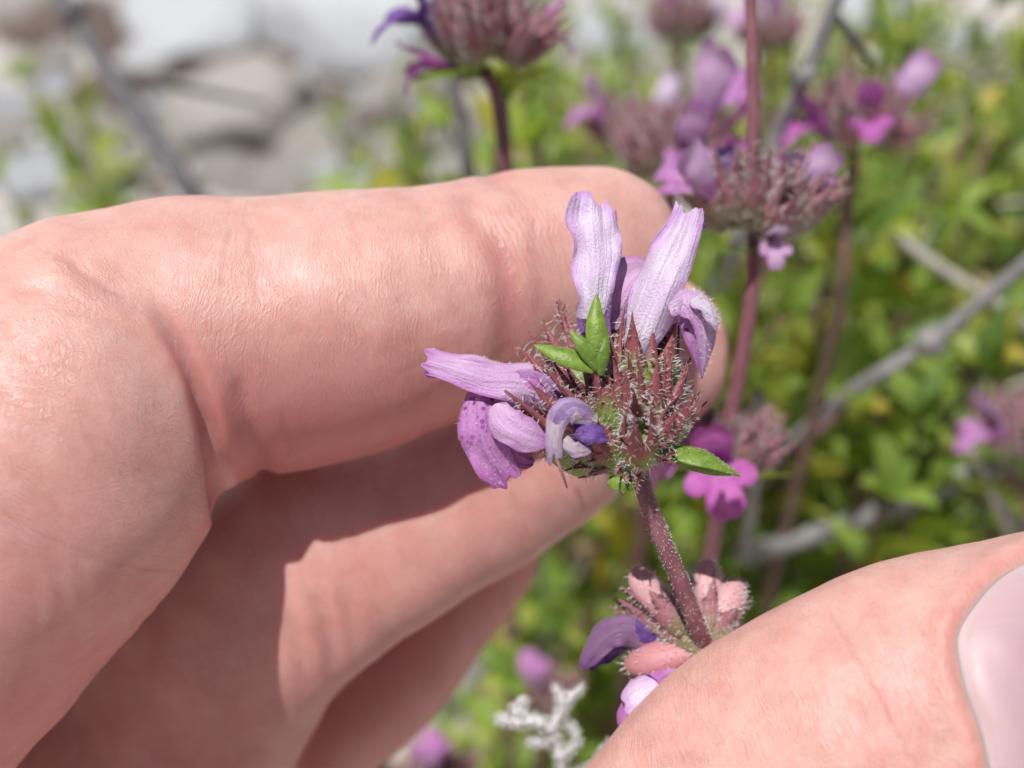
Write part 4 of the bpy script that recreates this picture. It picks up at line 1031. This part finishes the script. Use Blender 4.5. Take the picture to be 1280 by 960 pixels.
def rooted(tip, lean=.35):
    dx = Vector((random.uniform(-1, 1), random.uniform(-.2, 1), 0)) * tip.z * lean
    r = Vector((tip.x, tip.y, 0)) + dx; r.z = gz(r.x, r.y) - .002
    return r
# sprigs picked out one by one (tip in photo pixels and depth)
LONE = [((1085, 480), 185, 7, 1.15, 'bright lime thyme sprig under the straight grey twig'), ((1130, 560), 195, 8, 1.2, 'largest lime green thyme sprig between the two grey twigs'),
        ((1040, 550), 205, 7, 1.1, 'lime thyme sprig beside the lower end of the straight grey twig'), ((1000, 430), 200, 7, 1.1, 'yellow green thyme sprig right of the tall purple stem'),
        ((1110, 330), 200, 7, 1.1, 'leafy thyme sprig beside the brown flowering stem'), ((1240, 470), 165, 6, 1.1, 'yellow green thyme sprig above the lone violet flower'),
        ((1040, 320), 150, 4, .8, 'small leafy shoot beside the full head of dark red calyces'),
        ((560, 160), 175, 6, 1.0, 'green thyme sprig left of the dark purple flower head'), ((670, 185), 150, 5, .9, 'yellow green sprig at the top edge of the index finger'),
        ((630, 125), 124, 2, .8, 'lime leaves tucked under the dark purple flower head'),
        ((75, 180), 330, 7, 1.3, 'loose green sprig left of the dark leaning twig'), ((35, 100), 340, 5, 1.2, 'yellow leaved sprig on the stony ground'), ((110, 130), 350, 5, 1.2, 'green sprig crossing behind the dark leaning twig'),
        ((0, 230), 320, 5, 1.1, 'pale green sprig where the stony ground meets the hand'), ((425, 150), 400, 6, 1.1, 'yellow green sprig before the biggest white rock'),
        ((820, 650), 170, 5, .9, 'dark green sprig under the magenta flowers'), ((640, 850), 160, 5, .9, 'dark green sprig touching the ring finger')]
for (px, d, n, lf, lab) in LONE:
    tip = W(px[0], px[1], d); sprig(tip, rooted(tip, .3), n, lf * 1.2, lab)
for (x, y, d) in [(1060, 505, 160), (1105, 470, 172), (1150, 520, 158), (1185, 600, 165), (1075, 590, 170), (1110, 620, 160), (1230, 440, 172), (1010, 470, 165), (980, 390, 170), (1060, 390, 178), (1150, 380, 180), (1235, 390, 178), (1090, 290, 172), (1180, 270, 185), (1010, 560, 178)]:
    tip = W(x, y, d); sprig(tip, rooted(tip, .25), 6, random.uniform(1.1, 1.5), 'bright lime thyme sprig standing forward of the thicket beside the grey twigs', 'lime sprigs forward of the thicket')
rs = random.Random(4); pts = []
def scatter(lab, grp, x0, x1, y0, y1, n, d0, d1, zmin=.03, sep=.013):
    c = 0; tries = 0
    while c < n and tries < n * 30:
        tries += 1
        x, y, d = rs.uniform(x0, x1), rs.uniform(y0, y1), rs.uniform(d0, d1)
        tip = W(x, y, d)
        if tip.z < zmin or tip.z > .24: continue
        if any((tip - q).length < sep for q in pts): continue
        pts.append(tip); sprig(tip, rooted(tip), rs.randint(6, 9), rs.choice((.6, .8, 1.0, 1.2, 1.45)), lab, grp, dry=.05); c += 1
scatter('leafy thyme sprig in the thicket around the grey twigs', 'thyme sprigs around the grey twigs', 890, 1340, 200, 690, 80, 175, 290)
scatter('blurred thyme sprig in the green thicket behind the flower heads', 'thyme sprigs behind the flower heads', 650, 1340, -40, 260, 60, 230, 430)
scatter('thyme sprig in the shade below the held flower head', 'thyme sprigs below the held flower', 640, 900, 640, 990, 26, 185, 300)
scatter('low thyme sprig beneath the fingers', 'thyme sprigs beneath the fingers', 440, 640, 860, 1000, 8, 190, 280)
scatter('thyme sprig growing between the index finger and the white rocks', 'thyme sprigs before the white rocks', 490, 720, 90, 240, 14, 190, 330)
scatter('thyme sprig beside the pink and lilac flowers of the brown stem', 'thyme sprigs beside the brown stem', 1000, 1340, 40, 270, 30, 190, 290)
scatter('far thyme sprig at the back of the thicket beyond all the flower heads', 'thyme sprigs at the back', 660, 1380, -60, 120, 40, 420, 640)
scatter('thyme sprig at the far side of the grey twigs', 'thyme sprigs past the grey twigs', 1345, 1800, 150, 800, 26, 190, 330)
scatter('far thyme sprig deep in the thicket under the brown flowering stem', 'thyme sprigs deep in the thicket', 900, 1340, 60, 420, 40, 290, 430)

# ------------------------------------------------------------------ dead twigs and straws
def twig(label, path, mat, name='twig', knots=(), side=(), n=9, jit=.12):
    pts, rad = stem_path(path)
    base_ = min(pts, key=lambda p: p.z)
    t = thing(name, label, 'twig' if name == 'twig' else 'straw', base_)
    m = MB(); m.tube(pts, rad, n, jit); m.build('stalk', mat, t)
    for (x, y, d, r) in knots:
        c = W(x, y, d); m = MB(); m.tube([c + camdir(-.5, -.5, 0) * r * 1.2 * MM, c + camdir(-.2, -.2, .4) * r * .5 * MM, c + camdir(.5, .5, 0) * r * 1.2 * MM], [r * .6 * MM, r * MM * 1.15, r * .5 * MM], 8, .15); m.build('knot', mat, t)
    for s in side:
        p2, r2 = stem_path(s); m = MB(); m.tube(p2, r2, 6, .1); m.build('side_twig', mat, t)
    return t
def togr(x, y): 
    g = ground_at(x, y); v = (g - CAM).dot(FWD) * 1000; return v
twig('dark leaning twig over the pale stony ground', [(60, -40, 250, 1.9), (90, 20, 245, 1.7), (135, 90, 240, 1.8), (195, 175, 236, 2.0), (245, 250, 234, 2.1), (330, 360, 260, 2.2), (430, 500, togr(430, 500), 2.3)], M_DARKTWIG,
     knots=[(92, 15, 244, 2.4)], side=[[(130, 95, 240, 1.0), (230, 110, 250, .8), (330, 130, 270, .6)]])
twig('straight grey twig slanting between the lime sprigs', [(1330, 285, 138, .75), (1280, 332, 141, .8), (1165, 425, 148, .85), (1050, 500, 156, .9), (960, 580, 195, 1.1), (900, 640, togr(900, 640), 1.5)], M_TWIG, knots=[(1165, 424, 147, 1.6)])
twig('thick grey twig lying low behind the thumb', [(1300, 560, 160, 1.25), (1215, 592, 163, 1.3), (1140, 625, 166, 1.35), (1035, 662, 174, 1.45), (920, 698, 200, 1.6), (800, 740, togr(800, 740), 2.0)], M_TWIG, side=[[(1215, 592, 163, .7), (1260, 640, 169, .6), (1300, 690, 178, .6)]])
twig('knotted grey twig leaning behind the head of dark red calyces', [(1062, -40, 128, .7), (1040, 15, 130, .75), (1006, 95, 133, .8), (975, 160, 137, .85), (950, 225, 141, .9), (915, 330, 165, 1.0), (900, 440, togr(900, 440), 1.1)], M_TWIG,
     knots=[(1006, 96, 132.5, 1.1)], side=[[(1040, 15, 130, .5), (1065, 45, 134, .45), (1090, 80, 140, .35)]])
twig('pale flat straw crossing behind the straight grey twig', [(1110, 285, 172, .8), (1150, 318, 173, .9), (1230, 370, 176, .9), (1320, 430, 182, .8)], M_STRAW, 'dry_straw')
twig('thin pale straw slanting above the thumb nail', [(1215, 560, 158, .6), (1250, 640, 165, .6), (1290, 730, 180, .6)], M_STRAW, 'dry_straw')
twig('thin white straw high in the green thicket', [(1170, 75, 260, .5), (1230, 92, 262, .5), (1330, 112, 270, .5)], M_STRAW, 'dry_straw')
twig('thin straw lying on the stony ground before the rocks', [(330, 168, 420, .7), (400, 148, 430, .7), (480, 122, 445, .7), (560, 100, 460, .6)], M_STRAW, 'dry_straw')
twig('short grey broken twig end beside the magenta flowers', [(948, 490, 128, .5), (946, 530, 130, .6), (944, 600, 136, .6), (930, 700, 170, .7)], M_TWIG)
twig('grey stalk standing beside the dark purple flower stem', [(560, 90, 150, .8), (575, 140, 153, .9), (585, 210, 157, .9), (595, 300, 170, 1)], M_TWIG)
rk = random.Random(3)
for i in range(12):
    x, y, d = rk.uniform(930, 1260), rk.uniform(20, 560), rk.uniform(170, 240); a = rk.uniform(-.6, 1.0); L = rk.uniform(60, 130)
    o = twig('thin pale dry stalk caught among the thyme sprigs of the thicket', [(x, y, d, .35), (x + L * math.cos(a) * .5, y + L * math.sin(a) * .55, d + 2, .4), (x + L * math.cos(a), y + L * math.sin(a), d + 5, .4)], M_STRAW, 'dry_straw', n=6)
    o['group'] = 'pale dry stalks in the thicket'
# white felted sprig beside the thumb
def woolly():
    b = W(700, 1010, 112); root = Vector((b.x, b.y + .02, gz(b.x, b.y + .02)))
    t = thing('felted_sprig', 'small white felted dry sprig forking beside the thumb', 'plant', root)
    def br(path, name='branch'):
        pts, rad = stem_path(path); m = MB(); m.tube(pts, [r * .48 * (1 + .35 * random.uniform(-1, 1)) for r in rad], 8, .3); o = m.build(name, M_WOOL, t)
        hm = MB()
        for k in range(len(pts) - 1):
            for q in range(26):
                d = Vector((random.uniform(-1, 1), random.uniform(-1, 1), random.uniform(-1, 1))).normalized()
                hm.hair(pts[k].lerp(pts[k + 1], random.random()) + d * rad[k] * .8, d, random.uniform(.2, .5) * MM, .022 * MM)
        hm.build('hairs', M_HAIR, o, kind='stuff', off=wloc(t))
    p, r = stem_path([(705, 975, 100, .8), (712, 1020, 104, .8)])
    dn = catmull([tuple(p[-1]), tuple(p[-1].lerp(root, .5) + Vector((.01, 0, 0))), tuple(root)], 7)
    m = MB(); m.tube(p + [Vector(q) for q in dn[1:]], [.8 * MM] * (len(p) + 6), 7, .1); m.build('stem', M_WOOL, t)
    br([(705, 985, 100, .75), (700, 945, 99, .75), (690, 915, 98.5, .8), (672, 902, 98, .75), (650, 890, 98, .6), (640, 888, 98, .5)])
    br([(672, 902, 98, .6), (648, 903, 97.5, .6), (634, 901, 97.5, .5), (622, 898, 97.5, .4)])
    br([(690, 915, 98.5, .75), (700, 890, 98, .7), (702, 872, 98, .6), (694, 860, 98, .4)])
    br([(700, 890, 98, .6), (713, 872, 98, .55), (728, 857, 98, .4)])
    br([(700, 945, 99, .6), (720, 930, 98.5, .5), (716, 912, 98.5, .45), (708, 905, 98.5, .35)])
    br([(707, 975, 100, .6), (740, 960, 99, .6), (757, 940, 98.5, .5), (765, 928, 98.5, .4)])
    br([(650, 890, 98, .5), (652, 880, 98, .45), (657, 876, 98, .35)])
    br([(690, 925, 99, .6), (672, 928, 98.6, .5), (660, 925, 98.6, .35)])
woolly()
# dead leaves on the soil
for (x, y, s) in [(990, 600, 1.6), (1060, 690, 1.7), (960, 700, 1.4), (880, 620, 1.5), (300, 170, 1.3), (420, 205, 1.4), (1000, 250, 1.4), (1150, 470, 1.4), (600, 900, 1.4), (560, 940, 1.2)]:
    g = ground_at(x, y); g.z = gz(g.x, g.y) + .004
    o = bpy.data.objects.new('dead_leaf', random.choice(DRYL)); COL.objects.link(o)
    o.matrix_world = frame_to(g, Vector((random.uniform(-1, 1), random.uniform(-1, 1), .15)), Vector((0, 0, 1)), s)
    tag(o, 'curled brown dead leaf lying on the soil', 'leaf', 'dead leaves on the soil')
